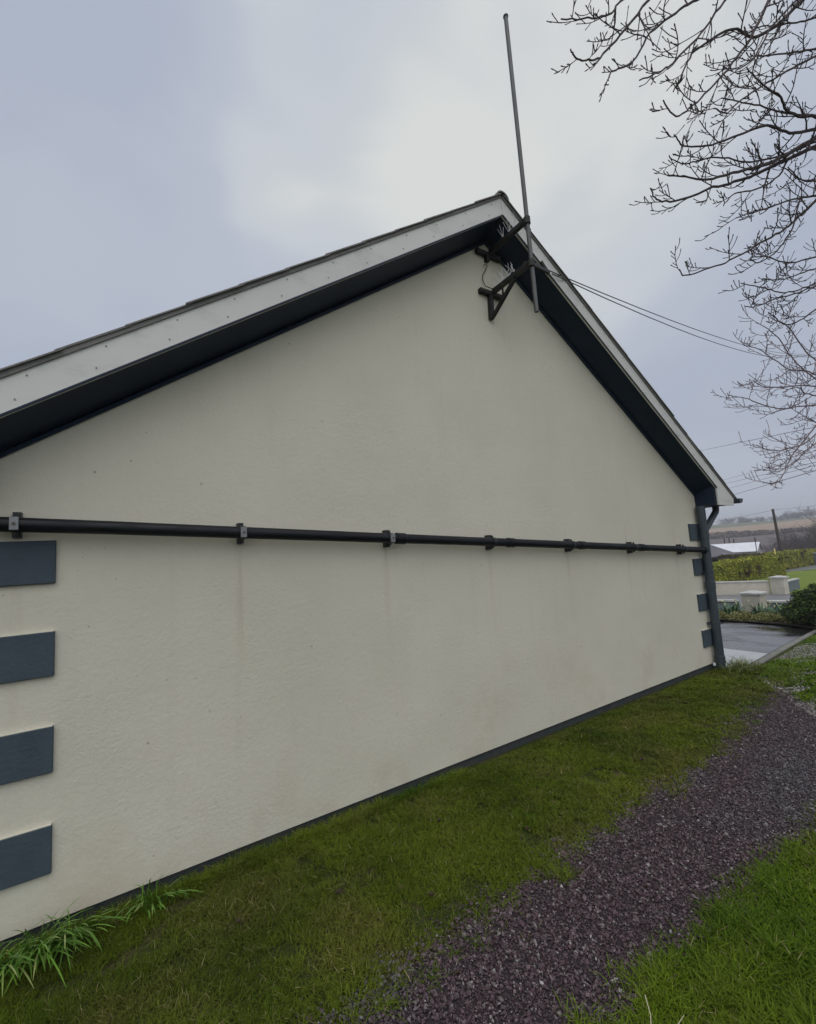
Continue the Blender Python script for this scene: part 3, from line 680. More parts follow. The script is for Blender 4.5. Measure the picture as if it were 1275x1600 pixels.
# gable end faces the lane on the right
sh = [bp(0, -.2, -3), bp(0, W_, -3), bp(0, W_, ze), bp(0, W_/2, zrg-.05), bp(0, -.2, ze)]; bk = [bp(L_, -.2, -3), bp(L_, W_, -3), bp(L_, W_, ze), bp(L_, W_/2, zrg-.05), bp(L_, -.2, ze)]
b.add(sh+bk, [(0, 1, 2, 3, 4), (9, 8, 7, 6, 5), (0, 5, 6, 1), (1, 6, 7, 2), (4, 9, 5, 0)]); b.build('wall', 'pale_wall', bn)
b = MB()
for t0, t1 in ((-.5, W_/2), (W_+.3, W_/2)):
    q = [bp(-.3, t0, ze-.08), bp(L_+.3, t0, ze-.08), bp(L_+.3, t1, zrg), bp(-.3, t1, zrg)]
    b.add(q+[(x, y, z+.07) for x, y, z in q], [(0, 1, 2, 3), (7, 6, 5, 4), (0, 4, 5, 1), (1, 5, 6, 2), (2, 6, 7, 3), (3, 7, 4, 0)])
b.build('roof', 'white_sheet', bn)
for i, (x, y, zt, lab) in enumerate([(112.6, 41.9, 1.35, 'leftmost'), (112.9, 41.1, 1.45, 'middle'), (113.2, 40.35, 1.2, 'rightmost')]):
    p = MB(); p.tube([(x, y, G(x)), (x+.1, y, zt)], .13, 6); tag(p.build('fence_post', 'pole_wood'), lab+' of the three dark posts in the field behind the bungalow roof', 'post', 'posts in the grey field')
t = thing('aerial', 'tiny dark aerial standing above the white shed roof', 'aerial', (84.9, 26.5, G(85)))
p = MB(); p.tube([(84.9, 26.5, G(85)), (84.9, 26.5, 1.3)], .06, 6); p.build('shaft', 'pole_wood', t)
p = MB(); p.bar((84.6, 26.2, 1.0), (85.2, 26.8, 1.0), .07, .07); p.bar((84.7, 26.3, .75), (85.1, 26.7, .75), .07, .07); p.build('antenna_rods', 'pole_wood', t)
p = MB(); p.tube([(60.3, 16.25, G(60)), (60.3, 16.25, .02), (60.3, 16.25, .07)], [.06, .06, .03], 8); tag(p.build('marker_post', 'marker_yellow', smooth=True), 'slim pale yellow post at the gap between the hedges', 'post')
bt = thing('road_barrier', 'grey panel with pale top rail standing beside the side road', 'barrier', (72, 16, G(72)))
b = MB(); b.box((71.6, 14.4, G(72)), (71.8, 16.15, G(72)+1.35)); b.build('panel', 'bin_grey', bt)
b = MB(); b.box((71.5, 14.3, G(72)+1.351), (71.9, 16.25, G(72)+1.47)); b.build('rail', 'coping', bt)

# ------------------------------------------------------------------ bare trees
def catmull(P, per=5):
    P = [Vector(p) for p in P]; Q = [P[0]*2-P[1]]+P+[P[-1]*2-P[-2]]; out = []
    for i in range(1, len(Q)-2):
        for k in range(per):
            t = k/per; a, b, c, d = Q[i-1], Q[i], Q[i+1], Q[i+2]
            out.append(.5*((2*b)+(c-a)*t+(2*a-5*b+4*c-d)*t*t+(3*b-a-3*c+d)*t**3))
    return out+[P[-1]]
UPV = Vector((0, 0, 1))
def rv(r): return Vector((r.gauss(0, 1), r.gauss(0, 1), r.gauss(0, 1)))
def twig(mb, r, p, d, ln, r0, r1, lvl, curl, sub):
    n = max(4, int(ln/.05)); n = min(n, 10); pts = [p.copy()]; d = d.normalized(); st = ln/n; dirs = [d]
    bend = (rv(r)*.12)
    for i in range(n):
        d = (d+UPV*curl*(i/n)*(.5 if i < n*.5 else 1.0)+bend*.3+rv(r)*.075).normalized(); dirs.append(d)
        pts.append(pts[-1]+d*st)
    rad = [r0+(r1-r0)*i/n for i in range(n+1)]
    # bud: swollen tip
    pts.append(pts[-1]+d*.010*BUD); rad[-1] = r1; rad.append(r1*1.55); pts.append(pts[-1]+d*.014*BUD); rad.append(r1*.35)
    mb.tube(pts, rad, 4, cap=False)
    if lvl <= 0: return
    s = .25; sgn = r.choice((-1, 1))
    while s < 1.0:
        i = min(n-1, int(s*n)); base = pts[i].lerp(pts[i+1], s*n-i); dd = dirs[min(i+1, n)]
        ax = dd.cross(rv(r)).normalized(); sgn = -sgn
        nd = (dd*r.uniform(.45, .9)+ax*.75+UPV*.25)
        if lvl == 1:
            if r.random() < .45: twig(mb, r, base, nd, r.uniform(.02, .05)*sub, r1*1.1, r1*.9, 0, curl*.8, sub)   # short spur
            else: twig(mb, r, base, nd, ln*r.uniform(.2, .45), max(r1, rad[i]*.7), r1, 0, curl*1.2, sub)
        else:
            twig(mb, r, base, nd, ln*r.uniform(.3, .6)*(1.15-.5*s), max(r1, rad[i]*.75), r1, lvl-1, curl, sub)
        s += r.uniform(.10, .22)/max(1, lvl*.8)
def limb(mb, r, P, r0, r1, spacing, tl, tr, curl, sub, first=.0, lvl=1):
    pts = catmull(P); 
    pts = [p+rv(r)*(.0035 if 0 < i < len(pts)-1 else 0) for i, p in enumerate(pts)]
    n = len(pts); rad = [r0+(r1-r0)*(i/(n-1))**.8 for i in range(n)]
    mb.tube(pts, rad, 6, cap=False)
    acc = 0; nxt = spacing*.5; side = 1
    tot = sum((pts[i+1]-pts[i]).length for i in range(n-1)); run = 0
    for i in range(n-1):
        seg = pts[i+1]-pts[i]; sl = seg.length; d = seg.normalized(); acc += sl; run += sl
        while acc > nxt and run/tot > first:
            acc -= nxt; nxt = spacing*r.uniform(.55, 1.45); side = -side
            ax = d.cross(UPV); ax = (ax.normalized() if ax.length > .01 else Vector((1, 0, 0)))
            nd = d*r.uniform(.5, 1.0)+ax*side*r.uniform(.3, .8)+d.cross(ax).normalized()*r.uniform(-.8, .8)
            f = run/tot
            twig(mb, r, pts[i+1], nd, tl*r.uniform(.45, 1.2)*(1.15-.55*f), max(tr, rad[i]*.55), tr, lvl, curl, sub)
BUD = 1.0
NEAR=[[[4.83,-1.43,5.89],[4.57,-1.31,5.54],[4.37,-1.24,5.3],[4.22,-1.23,5.19],[4.07,-1.22,5.13],[3.97,-1.25,5.1]],[[5.26,-1.6,5.99],[5.05,-1.52,5.82],[4.81,-1.42,5.59],[4.64,-1.35,5.31],[4.49,-1.32,5.19],[4.36,-1.31,5.09],[4.29,-1.32,4.97]],[[5.57,-1.7,6.09],[5.29,-1.59,5.71],[5.01,-1.49,5.4],[4.8,-1.45,5.21],[4.58,-1.4,5.06]],[[6.12,-1.85,6.3],[5.87,-1.75,5.87],[5.59,-1.64,5.51],[5.33,-1.56,5.23],[5.12,-1.52,5.03],[4.91,-1.48,4.86],[4.73,-1.48,4.9]],[[6.62,-1.96,6.52],[6.34,-1.85,6.22],[6.05,-1.73,6.02],[5.79,-1.65,6.01],[5.44,-1.49,5.76],[5.26,-1.45,5.5],[5.1,-1.41,5.25]],[[6.58,-1.94,6.52],[6.14,-1.83,6.06],[5.78,-1.78,5.6],[5.43,-1.75,5.3]],[[5.21,-1.05,6.62],[4.93,-1.06,6.26],[4.6,-1.05,6.01],[4.25,-1.03,5.79]],[[6.99,-1.93,6.2],[6.56,-1.8,5.91],[6.17,-1.71,5.63],[5.8,-1.62,5.34],[5.54,-1.61,5.11],[5.27,-1.61,5.0]],[[6.99,-1.86,5.61],[6.62,-1.76,5.55],[6.39,-1.76,5.58],[6.11,-1.72,5.6],[5.84,-1.7,5.62]],[[7.12,-1.84,5.71],[6.72,-1.74,5.61],[6.29,-1.63,5.56],[5.95,-1.58,5.47],[5.66,-1.55,5.37]],[[7.12,-1.82,5.58],[6.76,-1.71,5.45],[6.43,-1.63,5.44],[6.07,-1.51,5.26],[5.7,-1.38,5.09],[5.4,-1.32,4.99],[5.21,-1.33,4.99]],[[7.25,-1.79,5.58],[6.78,-1.6,5.29],[6.45,-1.52,5.11],[6.13,-1.45,4.97],[5.74,-1.33,4.81],[5.42,-1.28,4.74],[5.18,-1.27,4.65]],[[7.39,-1.75,5.58],[6.91,-1.56,5.33],[6.58,-1.48,5.14],[6.26,-1.4,4.97],[5.91,-1.31,4.82],[5.49,-1.16,4.63],[5.22,-1.13,4.56],[5.05,-1.17,4.55]],[[7.39,-1.76,5.63],[7.0,-1.6,5.44],[6.58,-1.43,5.29],[6.24,-1.32,5.28],[5.94,-1.23,5.18],[5.7,-1.18,5.07],[5.49,-1.16,5.06]],[[7.14,-1.58,5.46],[6.88,-1.52,5.17],[6.55,-1.43,4.98],[6.24,-1.36,4.86],[6.01,-1.34,4.66]],[[7.52,-1.67,5.14],[7.05,-1.58,4.97],[6.53,-1.45,4.74],[6.11,-1.39,4.54]],[[7.78,-1.61,5.24],[7.45,-1.48,4.96],[7.19,-1.41,4.78],[6.89,-1.31,4.61],[6.59,-1.21,4.43],[6.3,-1.12,4.29],[5.93,-0.98,4.16],[5.78,-1.0,4.16]],[[7.78,-1.62,5.29],[7.45,-1.55,5.15],[7.2,-1.51,4.75],[6.9,-1.44,4.46],[6.58,-1.37,4.26],[6.34,-1.38,4.22]],[[7.78,-1.63,5.45],[7.19,-1.64,5.21],[6.64,-1.68,5.06]],[[7.51,-1.89,7.03],[7.13,-1.81,6.8],[6.71,-1.71,6.6],[6.34,-1.64,6.41]],[[7.38,-1.87,6.59],[6.95,-1.76,6.39],[6.55,-1.68,6.2],[6.22,-1.64,6.03]],[[8.63,-1.42,5.01],[7.96,-1.27,4.77],[7.4,-1.21,4.7],[6.93,-1.21,4.53]],[[8.89,-1.33,4.8],[8.32,-1.22,4.56],[7.84,-1.19,4.41],[7.35,-1.16,4.34],[6.85,-1.12,4.27]],[[8.89,-1.32,4.76],[8.35,-1.21,4.54],[7.82,-1.11,4.36],[7.39,-1.08,4.18],[7.01,-1.08,4.07]],[[8.89,-1.29,4.49],[8.4,-1.2,4.22],[7.95,-1.16,4.05],[7.55,-1.16,4.05],[7.21,-1.21,3.99]],[[8.89,-1.35,4.98],[8.27,-1.27,4.73],[7.7,-1.23,4.5],[7.17,-1.22,4.36]]]
FAR=[[[13.11,-0.22,4.51],[12.5,-0.2,4.61],[11.89,-0.17,4.76],[11.27,-0.16,5.07],[10.74,-0.18,5.11],[10.27,-0.22,5.07]],[[13.11,-0.17,4.1],[12.32,-0.0,4.01],[11.69,0.06,3.9],[11.03,0.14,3.91],[10.42,0.18,3.96],[9.82,0.21,3.94]],[[13.11,-0.21,4.44],[12.3,-0.13,4.38],[11.38,0.04,4.26],[10.74,0.03,4.18],[10.16,-0.04,4.16]],[[13.11,-0.23,4.63],[12.45,-0.17,4.68],[11.82,-0.1,4.62],[11.2,-0.07,4.7],[10.6,-0.05,4.79],[10.04,-0.03,4.74]],[[13.1,-0.27,4.89],[12.35,-0.24,5.01],[11.58,-0.22,5.35],[10.92,-0.23,5.31],[10.38,-0.32,5.22]],[[13.77,0.04,3.73],[13.17,0.14,3.33],[12.6,0.22,2.98],[12.13,0.22,2.73],[11.68,0.21,2.43],[11.21,0.2,2.27],[10.68,0.2,2.29]],[[13.77,0.07,3.5],[12.94,0.15,3.15],[12.16,0.17,3.0],[11.36,0.2,2.89],[10.58,0.19,2.93]],[[13.77,0.03,3.8],[12.49,-0.14,3.71],[11.27,-0.34,3.59]],[[13.77,0.09,3.3],[12.76,0.12,2.96],[11.78,0.12,2.6],[10.7,0.17,2.48]],[[13.11,-0.19,4.25],[12.2,-0.18,4.19],[11.41,-0.26,4.16],[10.57,-0.29,3.93]]]
t1 = thing('bare_tree', 'leafless dark-branched tree whose near boughs sweep over the top right', 'tree', (8.6, -3.4, G(8.6)))
TB = Vector((8.6, -3.4, 0))
tk = MB(); tk.tube([TB+Vector((0, 0, -.2)), TB+Vector((0, 0, .15)), TB+Vector((-.05, .05, 1.5)), TB+Vector((-.12, .1, 3.2)), TB+Vector((-.1, .2, 5)), TB+Vector((0, .3, 7)), TB+Vector((.1, .3, 9.4))], [.30, .23, .19, .165, .15, .12, .06], 14)
tk.build('trunk', 'bark_near', t1, smooth=True)
mb = MB(); rr = random.Random(21)
for i, P in enumerate(NEAR):
    s = Vector(P[0]); d0 = (s-Vector(P[1])).normalized(); top = s.z > 5.85
    att = Vector((8.5, -3.25, 8.6 if top else min(7.5, max(2.4, s.z*.8+.4))))
    m1 = s+d0*(.9 if top else .5); m2 = (m1+UPV*.9).lerp(att, .35) if top else m1.lerp(att, .5)+UPV*.15
    thick = {4: .020, 10: .018, 11: .026, 12: .024, 16: .018, 8: .018, 3: .015}.get(i, .012)
    if i not in (14, 18):
        mb.tube(catmull([att, m2, m1, s], 6), [thick*2.0+(thick-thick*2.0)*k/18 for k in range(19)], 7, cap=False)
    limb(mb, rr, P, thick*.85, .0050, .20 if i < 19 else .26, .37, .0036, .36, 1.0, .0, 1)
for i in range(10):
    a = R(-150+i*20+rr.uniform(-8, 8)); z = rr.uniform(2.8, 7)
    s = Vector((8.6, -3.2, z)); P = [s]+[s+Vector((math.cos(a), math.sin(a), 0))*(k*.8)+Vector((0, 0, .55*k-.09*k*k)) for k in range(1, 5)]
    limb(mb, rr, P, .04, .007, .4, .7, .0048, .3, 1.0, .3, 1)
mb.build('branches', 'bark_near', t1)
BUD = 1.3
t2 = thing('bare_tree', 'paler leafless tree further off with fine brownish drooping twigs at the right edge', 'tree', (15.5, -2.6, G(15.5)))
TB2 = Vector((15.5, -2.6, G(15.5)))
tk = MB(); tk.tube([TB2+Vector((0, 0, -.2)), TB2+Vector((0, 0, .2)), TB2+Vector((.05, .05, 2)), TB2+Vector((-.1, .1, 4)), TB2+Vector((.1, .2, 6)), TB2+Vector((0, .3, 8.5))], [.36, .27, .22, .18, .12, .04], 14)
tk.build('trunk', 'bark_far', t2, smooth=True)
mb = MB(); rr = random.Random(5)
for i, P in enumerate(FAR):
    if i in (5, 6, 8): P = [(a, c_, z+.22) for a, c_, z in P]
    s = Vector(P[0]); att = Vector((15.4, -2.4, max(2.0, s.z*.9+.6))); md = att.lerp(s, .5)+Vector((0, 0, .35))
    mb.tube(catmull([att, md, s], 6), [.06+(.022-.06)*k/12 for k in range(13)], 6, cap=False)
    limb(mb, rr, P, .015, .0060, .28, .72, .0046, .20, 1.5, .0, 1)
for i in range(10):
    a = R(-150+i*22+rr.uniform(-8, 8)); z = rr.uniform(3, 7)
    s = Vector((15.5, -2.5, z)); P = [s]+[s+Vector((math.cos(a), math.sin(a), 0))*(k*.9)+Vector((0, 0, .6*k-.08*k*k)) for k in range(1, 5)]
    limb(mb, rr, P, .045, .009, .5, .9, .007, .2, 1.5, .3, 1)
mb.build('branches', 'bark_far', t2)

# distant bare trees and scrub
def far_tree(name, label, x, y, h, wd, n, mat, seed, r0, group=None, z0=None):
    r = random.Random(seed); z0 = G(x) if z0 is None else z0
    t = thing(name, label, 'tree', (x, y, z0), group)
    m1 = MB(); m1.tube([(x, y, z0-.2), (x+r.uniform(-.1, .1)*h, y, z0+h*.5)], [r0*1.5, r0*.7], 5); m1.build('trunk', mat, t)
    m2 = MB()
    for i in range(n):
        a = r.uniform(0, 2*math.pi); e = r.uniform(.15, 1.4); L1 = h*r.uniform(.25, .5)
        b0 = Vector((x, y, z0+h*r.uniform(.0, .5)))+Vector((r.gauss(0, 1), r.gauss(0, 1), 0))*wd*.16; d = Vector((math.cos(a)*math.cos(e)*wd/h*1.6, math.sin(a)*math.cos(e)*wd/h*1.6, math.sin(e)))
        b1 = b0+d*L1; m2.tube([b0, b0.lerp(b1, .5)+rv(r)*.03*h, b1], [r0*.8, r0*.55, r0*.3], 3, cap=False)
        for k in range(7):
            c0 = b0.lerp(b1, r.uniform(.3, 1)); c1 = c0+(d*.5+rv(r)*.45)*L1*.6; m2.tube([c0, c1], [r0*.45, r0*.2], 3, cap=False)
            for q in range(4):
                e0 = c0.lerp(c1, r.uniform(.3, 1)); m2.tube([e0, e0+(d*.4+rv(r)*.5)*L1*.3], [r0*.3, r0*.12], 3, cap=False)
    m2.build('branches', mat, t)
sp = [(87.5, 23.0, 4.2, 3), (88.6, 21.7, 6.0, 4), (90, 20.6, 5.2, 4), (86.8, 20.0, 4.4, 3.5), (92, 19.3, 6.8, 4.5), (85.5, 18.4, 5.0, 4), (91, 24.4, 3.6, 3.5), (89, 17.0, 7.0, 5), (84.5, 21.3, 3.2, 3), (95, 27.5, 2.9, 3)]
wh = ['leftmost thin', 'second', 'third', 'low spreading', 'tall forked', 'sixth', 'low left', 'rightmost tall', 'short front', 'small outlying']
for i, (x, y, h, wd) in enumerate(sp):
    far_tree('scrub_tree', wh[i]+' bare brownish scrub tree behind the far hedge near the leaning pole', x, y, h, wd, 26, 'bark_distant', 100+i, .045, 'bare scrub trees by the leaning pole')
rt = [(509, 195, 9, 14, 'round bare clump at the left of the skyline'), (509, 184, 9.5, 8, 'taller narrow tree second from the left on the skyline'), (509, 179, 6, 9, 'low tree beside the narrow one on the skyline'), (509, 169, 6.5, 10, 'middle low tree on the skyline'),
      (510, 157, 5.5, 13, 'low tree left of the leaning pole on the skyline'), (510, 149, 9, 11, 'taller tree just behind the leaning pole on the skyline'), (510, 142, 8, 12, 'tree right of the leaning pole on the skyline'), (510, 133, 12, 16, 'large hazy tree at the right end of the skyline')]
for i, (x, y, h, wd, lab) in enumerate(rt):
    far_tree('skyline_tree', lab, x, y, h*.8+1.3, wd*.8, 46, 'bark_distant', 200+i, .17, 'trees along the far hill crest', 13.0)
# field hedgerow across the hill
r = np.random.default_rng(9); n = 26000; yy = r.uniform(-60, 260, n)
xx = 243+r.normal(0, 1.4, n)-(yy-60)*.02; hh = 1.5+3.0*fbm(yy*.12, yy*0, 4); zz = np.interp(xx, XS, ZS)+r.uniform(0, 1, n)*hh
V, F = quads(np.stack([xx, yy, zz], 1), .42, 9)
tag(bulk('hedgerow', V, F, 'bark_distant'), 'long dark hedgerow dividing the grey field from the orange stubble on the hill', 'hedgerow')

# ------------------------------------------------------------------ grass, one mass of blades
def blades(name, x, y, hgt, wid, col, lean=.6, seed=0, kind='stuff'):
    r = np.random.default_rng(seed); n = len(x); z = np.interp(x, XS, ZS)+.002
    a = r.uniform(0, 2*np.pi, n); dirx, diry = np.cos(a), np.sin(a); s = a+np.pi/2+r.normal(0, .5, n)
    sx, sy = np.cos(s)*wid*.5, np.sin(s)*wid*.5; ln = lean*r.uniform(.2, 1.3, n)*hgt
    up = hgt*r.uniform(.75, 1.0, n)
    def lev(t, w): cx = x+dirx*ln*t**1.7; cy = y+diry*ln*t**1.7; cz = z+up*(t-.28*lean*t*t); return cx, cy, cz, w
    P = []
    for t, w_ in ((0, 1), (.5, .85), (1, .12)):
        cx, cy, cz, w_ = lev(t, w_); P.append(np.stack([cx-sx*w_, cy-sy*w_, cz], 1)); P.append(np.stack([cx+sx*w_, cy+sy*w_, cz], 1))
    V = np.stack(P, 1).reshape(-1, 3); b = (np.arange(n)*6)[:, None]
    F = np.concatenate([b+np.array([[0, 1, 3, 2]]), b+np.array([[2, 3, 5, 4]])], 0)
    C = np.repeat(np.concatenate([col, np.ones((n, 1))], 1), 6, 0)
    o = bulk(name, V, F, 'grass_blade', cols=C); 
    if kind: o['kind'] = kind
    return o
def lerp3(a, b, t): return np.array(a)[None]*(1-t[:, None])+np.array(b)[None]*t[:, None]
def grass_cols(x, y, bright, seed):
    r = np.random.default_rng(seed); n = len(x)
    g = lerp3((.042, .070, .003), (.120, .158, .011), np.clip(fbm(x*1.7, y*1.7, seed)*1.6-.3+r.normal(0, .18, n), 0, 1))
    g2 = lerp3((.040, .092, .003), (.125, .190, .008), np.clip(fbm(x*1.7, y*1.7, seed)*1.6-.3+r.normal(0, .18, n), 0, 1))
    g = g*(1-bright[:, None])+g2*bright[:, None]
    olive = np.clip((fbm(x*2.3+5, y*3+9, seed+3)-.45)*3.2, 0, 1)*np.clip(1-.7*bright, 0, 1)
    olive = olive*.7; g = g*(1-olive[:, None]*.6)+np.array([.150, .135, .034])*olive[:, None]*.55
    st = r.random(n) < (.022+.05*olive); g[st] = np.array([.26, .22, .11])*r.uniform(.5, 1.2, (st.sum(), 1))
    return g*r.uniform(.7, 1.3, (n, 1))
def scatter(n, x0, x1, y0, y1, seed, power=1.0):
    r = np.random.default_rng(seed); return x0+(x1-x0)*r.random(n)**power, r.uniform(y0, y1, n)
# strip between the house and the path
x, y = scatter(360000, .3, 8.3, -1.5, -.03, 1, 1.35)
edge = pathL(x)+(fbm(x*5, y*5, 3)-.5)*.30+(fbm(x*1.4, y*0, 8)-.5)*.12
bare = np.clip((fbm(x*4.6+3, y*5.2+1, 12)-.645)*14, 0, 1)
rr_ = np.random.default_rng(2).random(len(x))
keep = (y > edge-.05+.14*np.random.default_rng(92).random(len(x))**1.5-.10*rr_**4) & (rr_ > bare*.88) & ~((x > 7.79) & (y > -.28))
x, y = x[keep], y[keep]; nearw = np.clip((y+.14)/.1, 0, 1)
hg = (.009+.020*fbm(x*3, y*3, 21)+.030*fbm(x*11, y*11, 27)**2)*np.random.default_rng(5).uniform(.6, 1.5, len(x))*np.where(x > 2.8, 1-.45*nearw, 1+1.1*nearw); br = np.clip((fbm(x*1.3+7, y*1.3, 31)-.55)*1.6, 0, .5)
blades('grass', x, y, hg, .0020+.0006*x, grass_cols(x, y, br, 4), 1.1, 6)
# lawn right of the path
x, y = scatter(330000, 1.9, 8.2, -3.4, -1.6, 7, 1.3)
edge = pathR(x)+(fbm(x*4, y*4, 13)-.5)*.26
rr_ = np.random.default_rng(8).random(len(x)); keep = (y < edge+.12*rr_**4); x, y = x[keep], y[keep]
hg = (.014+.030*fbm(x*3, y*3, 22)+.045*fbm(x*10, y*10, 28)**2)*np.random.default_rng(9).uniform(.6, 1.5, len(x)); br = np.clip(.75+(fbm(x*1.5, y*1.5, 33)-.5)*1.4, 0, 1)
blades('grass', x, y, hg, .0021+.0006*x, grass_cols(x, y, br, 14), 1.0, 16)
# verge between path end, kerb and drive
def kerby(x): return np.interp(x, [7.8, 7.95, 9.3, 11.5, 13.9], [-.43, -.39, -.16, .20, .58])
def vgravel(x, y): return np.clip((fbm(x*1.3+y*1.9, y*2.4+4, 41)-.43)*7, 0, 1)
x, y = scatter(130000, 5.2, 14.5, -2.6, .6, 17, 1.15)
rr_ = np.random.default_rng(18).random(len(x))
endx = 7.33+(y+.76)*1.35+(fbm(x*5, y*5, 43)-.5)*.25
keep = (y < kerby(x)+.0) & (x > endx) & (y < pathL(x)+3) & (rr_ > vgravel(x, y)*.85) & ((x > 8.0) | (y < -.5))
x, y = x[keep], y[keep]; hg = (.02+.03*fbm(x*3, y*3, 23))*np.random.default_rng(19).uniform(.6, 1.5, len(x))
blades('grass', x, y, hg, .006+.0004*x, grass_cols(x, y, np.full(len(x), 1.35), 24), 1.0, 26)
# the lawn carries on beyond the picture
x, y = scatter(170000, -2.5, 9.5, -5.5, -1.6, 101)
keep = (y < pathR(x)) & ~((x > 1.9) & (y > -3.4)); x, y = x[keep], y[keep]
blades('grass', x, y, (.02+.04*fbm(x*3, y*3, 29))*np.random.default_rng(102).uniform(.6, 1.4, len(x)), np.full(len(x), .006), grass_cols(x, y, np.full(len(x), .7), 103), 1.0, 104)
x, y = scatter(90000, -3.5, .7, -1.6, 4.5, 105)
keep = (y > pathL(x)) & ((x < .29) | (y < -.03)); x, y = x[keep], y[keep]
blades('grass', x, y, (.02+.04*fbm(x*3, y*3, 29))*np.random.default_rng(106).uniform(.6, 1.4, len(x)), np.full(len(x), .006), grass_cols(x, y, np.full(len(x), .3), 107), 1.0, 108)
# tufts in the path edge and long grass at the foot of the downpipe
tx = []; ty = []; rr2 = np.random.default_rng(44)
for i in range(46):
    cx = rr2.uniform(1.9, 6.5); cy = pathL(cx)-abs(rr2.normal(0, .07)) if i % 3 else pathR(cx)+abs(rr2.normal(0, .06)); k = rr2.integers(12, 45)
    tx.append(rr2.normal(cx, .022, k)); ty.append(rr2.normal(cy, .018, k))
x = np.concatenate(tx); y = np.concatenate(ty)
blades('grass', x, y, rr2.uniform(.02, .055, len(x)), np.full(len(x), .0035), grass_cols(x, y, np.full(len(x), .6), 54), 1.5, 46)
x = rr2.normal(7.86, .13, 420); y = rr2.normal(-.22, .07, 420); x2 = .5+3.0*rr2.random(3400)**.8; y2 = -.03-abs(rr2.normal(0, .03, 3400))
x = np.concatenate([x, x2]); y = np.concatenate([y, y2]); hh = np.concatenate([rr2.uniform(.08, .22, 420), rr2.uniform(.035, .095, 3400)])
cc = grass_cols(x, y, np.full(len(x), .7), 64); cc[:120] = np.array([.32, .33, .18])
blades('grass', x, y, hh, np.where(np.arange(len(x)) < 420, .0055, .0030), cc, 1.3, 56)

c = MB(); c.tube([(2.72, -1.90, -.03), (2.79, -1.86, .0), (2.83, -1.82, .012)], .0018, 5); c.tube([(2.72, -1.90, -.03), (2.80, -1.93, -.005), (2.87, -1.93, .005)], [.0018, .0015, .001], 5)
tag(c.build('stick', 'dry_stalk'), 'pale forked dead stalk lying on the lawn at the near edge of the path', 'stick')

r_ = random.Random(12)
for k, (x, y) in enumerate([(2.2, -.62), (2.95, -.45), (3.3, -.85), (3.9, -.5), (2.55, -.92), (1.75, -.5), (4.6, -.8), (5.2, -.45), (1.5, -.95), (2.4, -1.3), (3.4, -1.5), (3.9, -2.1)]):
    c = MB(); a0 = r_.uniform(0, 6.28); s = r_.uniform(.009, .016); z0 = G(x)+(.030 if y > -1.1 or y < -1.9 else .014)
    ring = [(x+s*math.cos(a0+j*math.pi/4)*(1.5 if j in (0, 4) else .8), y+s*math.sin(a0+j*math.pi/4)*.9, z0+.006*(j % 2)+r_.uniform(0, .006)) for j in range(8)]
    c.add(ring+[(x, y, z0-.003)], [(j, (j+1) % 8, 8) for j in range(8)]); c.add([(p[0], p[1], p[2]-.0012) for p in ring]+[(x, y, z0-.0042)], [((j+1) % 8, j, 8) for j in range(8)])
    tag(c.build('dead_leaf', 'dead_leaf', smooth=True), 'small curled brown dead leaf lying on the grass or slate near the gable', 'leaf', 'dead leaves scattered beside the gable')

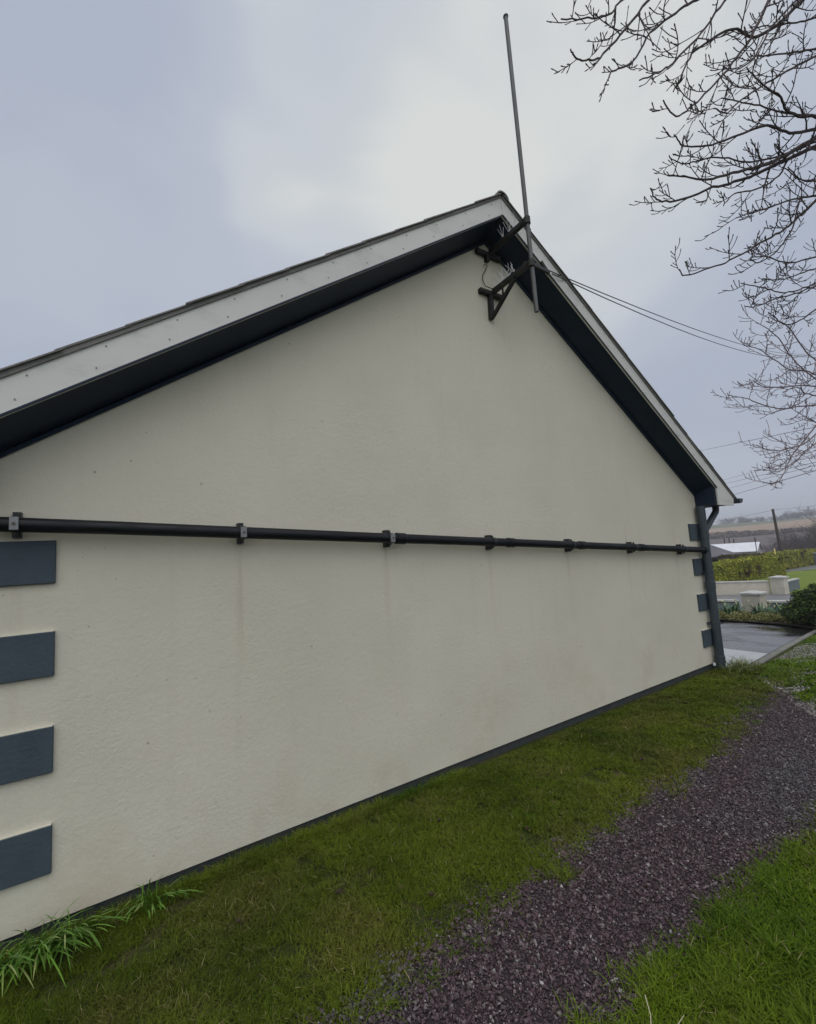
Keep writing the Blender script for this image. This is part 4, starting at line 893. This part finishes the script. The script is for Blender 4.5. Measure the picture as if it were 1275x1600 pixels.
# ------------------------------------------------------------------ slate chippings
def chips(x, y, size, seed, name='slate_chippings', mat='slate_chip'):
    r = np.random.default_rng(seed); n = len(x); K = 6
    ang = np.sort(r.uniform(0, 2*np.pi, (n, K)), 1)*.35+np.linspace(0, 2*np.pi, K, endpoint=False)[None]*.65*1.54
    rad = size[:, None]*r.uniform(.62, 1.1, (n, K))*.5; el = r.uniform(.5, 1, n)[:, None]
    px = rad*np.cos(ang); py = rad*np.sin(ang)*el; th = size*r.uniform(.10, .32, n)
    top = np.stack([px*.86, py*.86, np.repeat(th[:, None]*.5, K, 1)], 2); bot = np.stack([px, py, np.repeat(-th[:, None]*.5, K, 1)], 2)
    P = np.concatenate([top, bot], 1)
    def rot(P, a, i, j): c, s = np.cos(a)[:, None], np.sin(a)[:, None]; u, v = P[:, :, i].copy(), P[:, :, j].copy(); P[:, :, i] = u*c-v*s; P[:, :, j] = u*s+v*c
    rot(P, r.uniform(0, 2*np.pi, n), 0, 1); rot(P, r.normal(0, .42, n), 0, 2); rot(P, r.normal(0, .42, n), 1, 2)
    z = np.interp(x, XS, ZS)+.006+abs(r.normal(0, .0045, n))
    P += np.stack([x, y, z], 1)[:, None, :]
    V = P.reshape(-1, 3); b = (np.arange(n)*12)[:, None]
    q = [[0, 1, 2, 3], [0, 3, 4, 5], [11, 10, 9, 8], [11, 8, 7, 6]]+[[k, 6+k, 6+(k+1) % 6, (k+1) % 6] for k in range(6)]
    F = np.concatenate([b+np.array([k]) for k in q], 0)
    o = bulk(name, V, F, mat); o['kind'] = 'stuff'; return o
x, y = scatter(150000, .6, 7.5, -2.05, -.6, 71, 1.25)
eL = pathL(x)+(fbm(x*5, y*5, 3)-.5)*.30+(fbm(x*1.4, y*0, 8)-.5)*.12; eR = pathR(x)+(fbm(x*4, y*4, 13)-.5)*.26; rr_ = np.random.default_rng(72).random(len(x))
keep = (y < eL+.13*rr_**2.2) & (y > eR-.10*rr_**3) & (x < 7.40+(y+.76)*1.35); x, y = x[keep], y[keep]
sz = np.clip(np.random.default_rng(73).lognormal(-4.52, .44, len(x)), .005, .032)
chips(x, y, sz, 74)
x, y = scatter(60000, 6.2, 14, -2.2, .5, 81, 1.2); keep = (y < kerby(x)-.02) & (x > 7.2+(y+.76)*1.35) & (np.random.default_rng(82).random(len(x)) < vgravel(x, y)+.04); x, y = x[keep], y[keep]
chips(x, y, np.random.default_rng(83).uniform(.012, .034, len(x)), 84, 'pale_gravel', 'pale_chip')

# ------------------------------------------------------------------ damp air
hm = bpy.data.materials.new('haze'); hm.use_nodes = True; ht = hm.node_tree; ht.nodes.clear()
pv = ht.nodes.new('ShaderNodeVolumePrincipled'); pv.inputs['Color'].default_value = (.86, .88, .93, 1); pv.inputs['Density'].default_value = .0012
ho = ht.nodes.new('ShaderNodeOutputMaterial'); ht.links.new(pv.outputs[0], ho.inputs['Volume']); MATS['haze'] = hm
hz = MB(); hz.box((-810, -810, -4), (910, 810, 34)); hz = hz.build('haze', 'haze'); hz['kind'] = 'stuff'
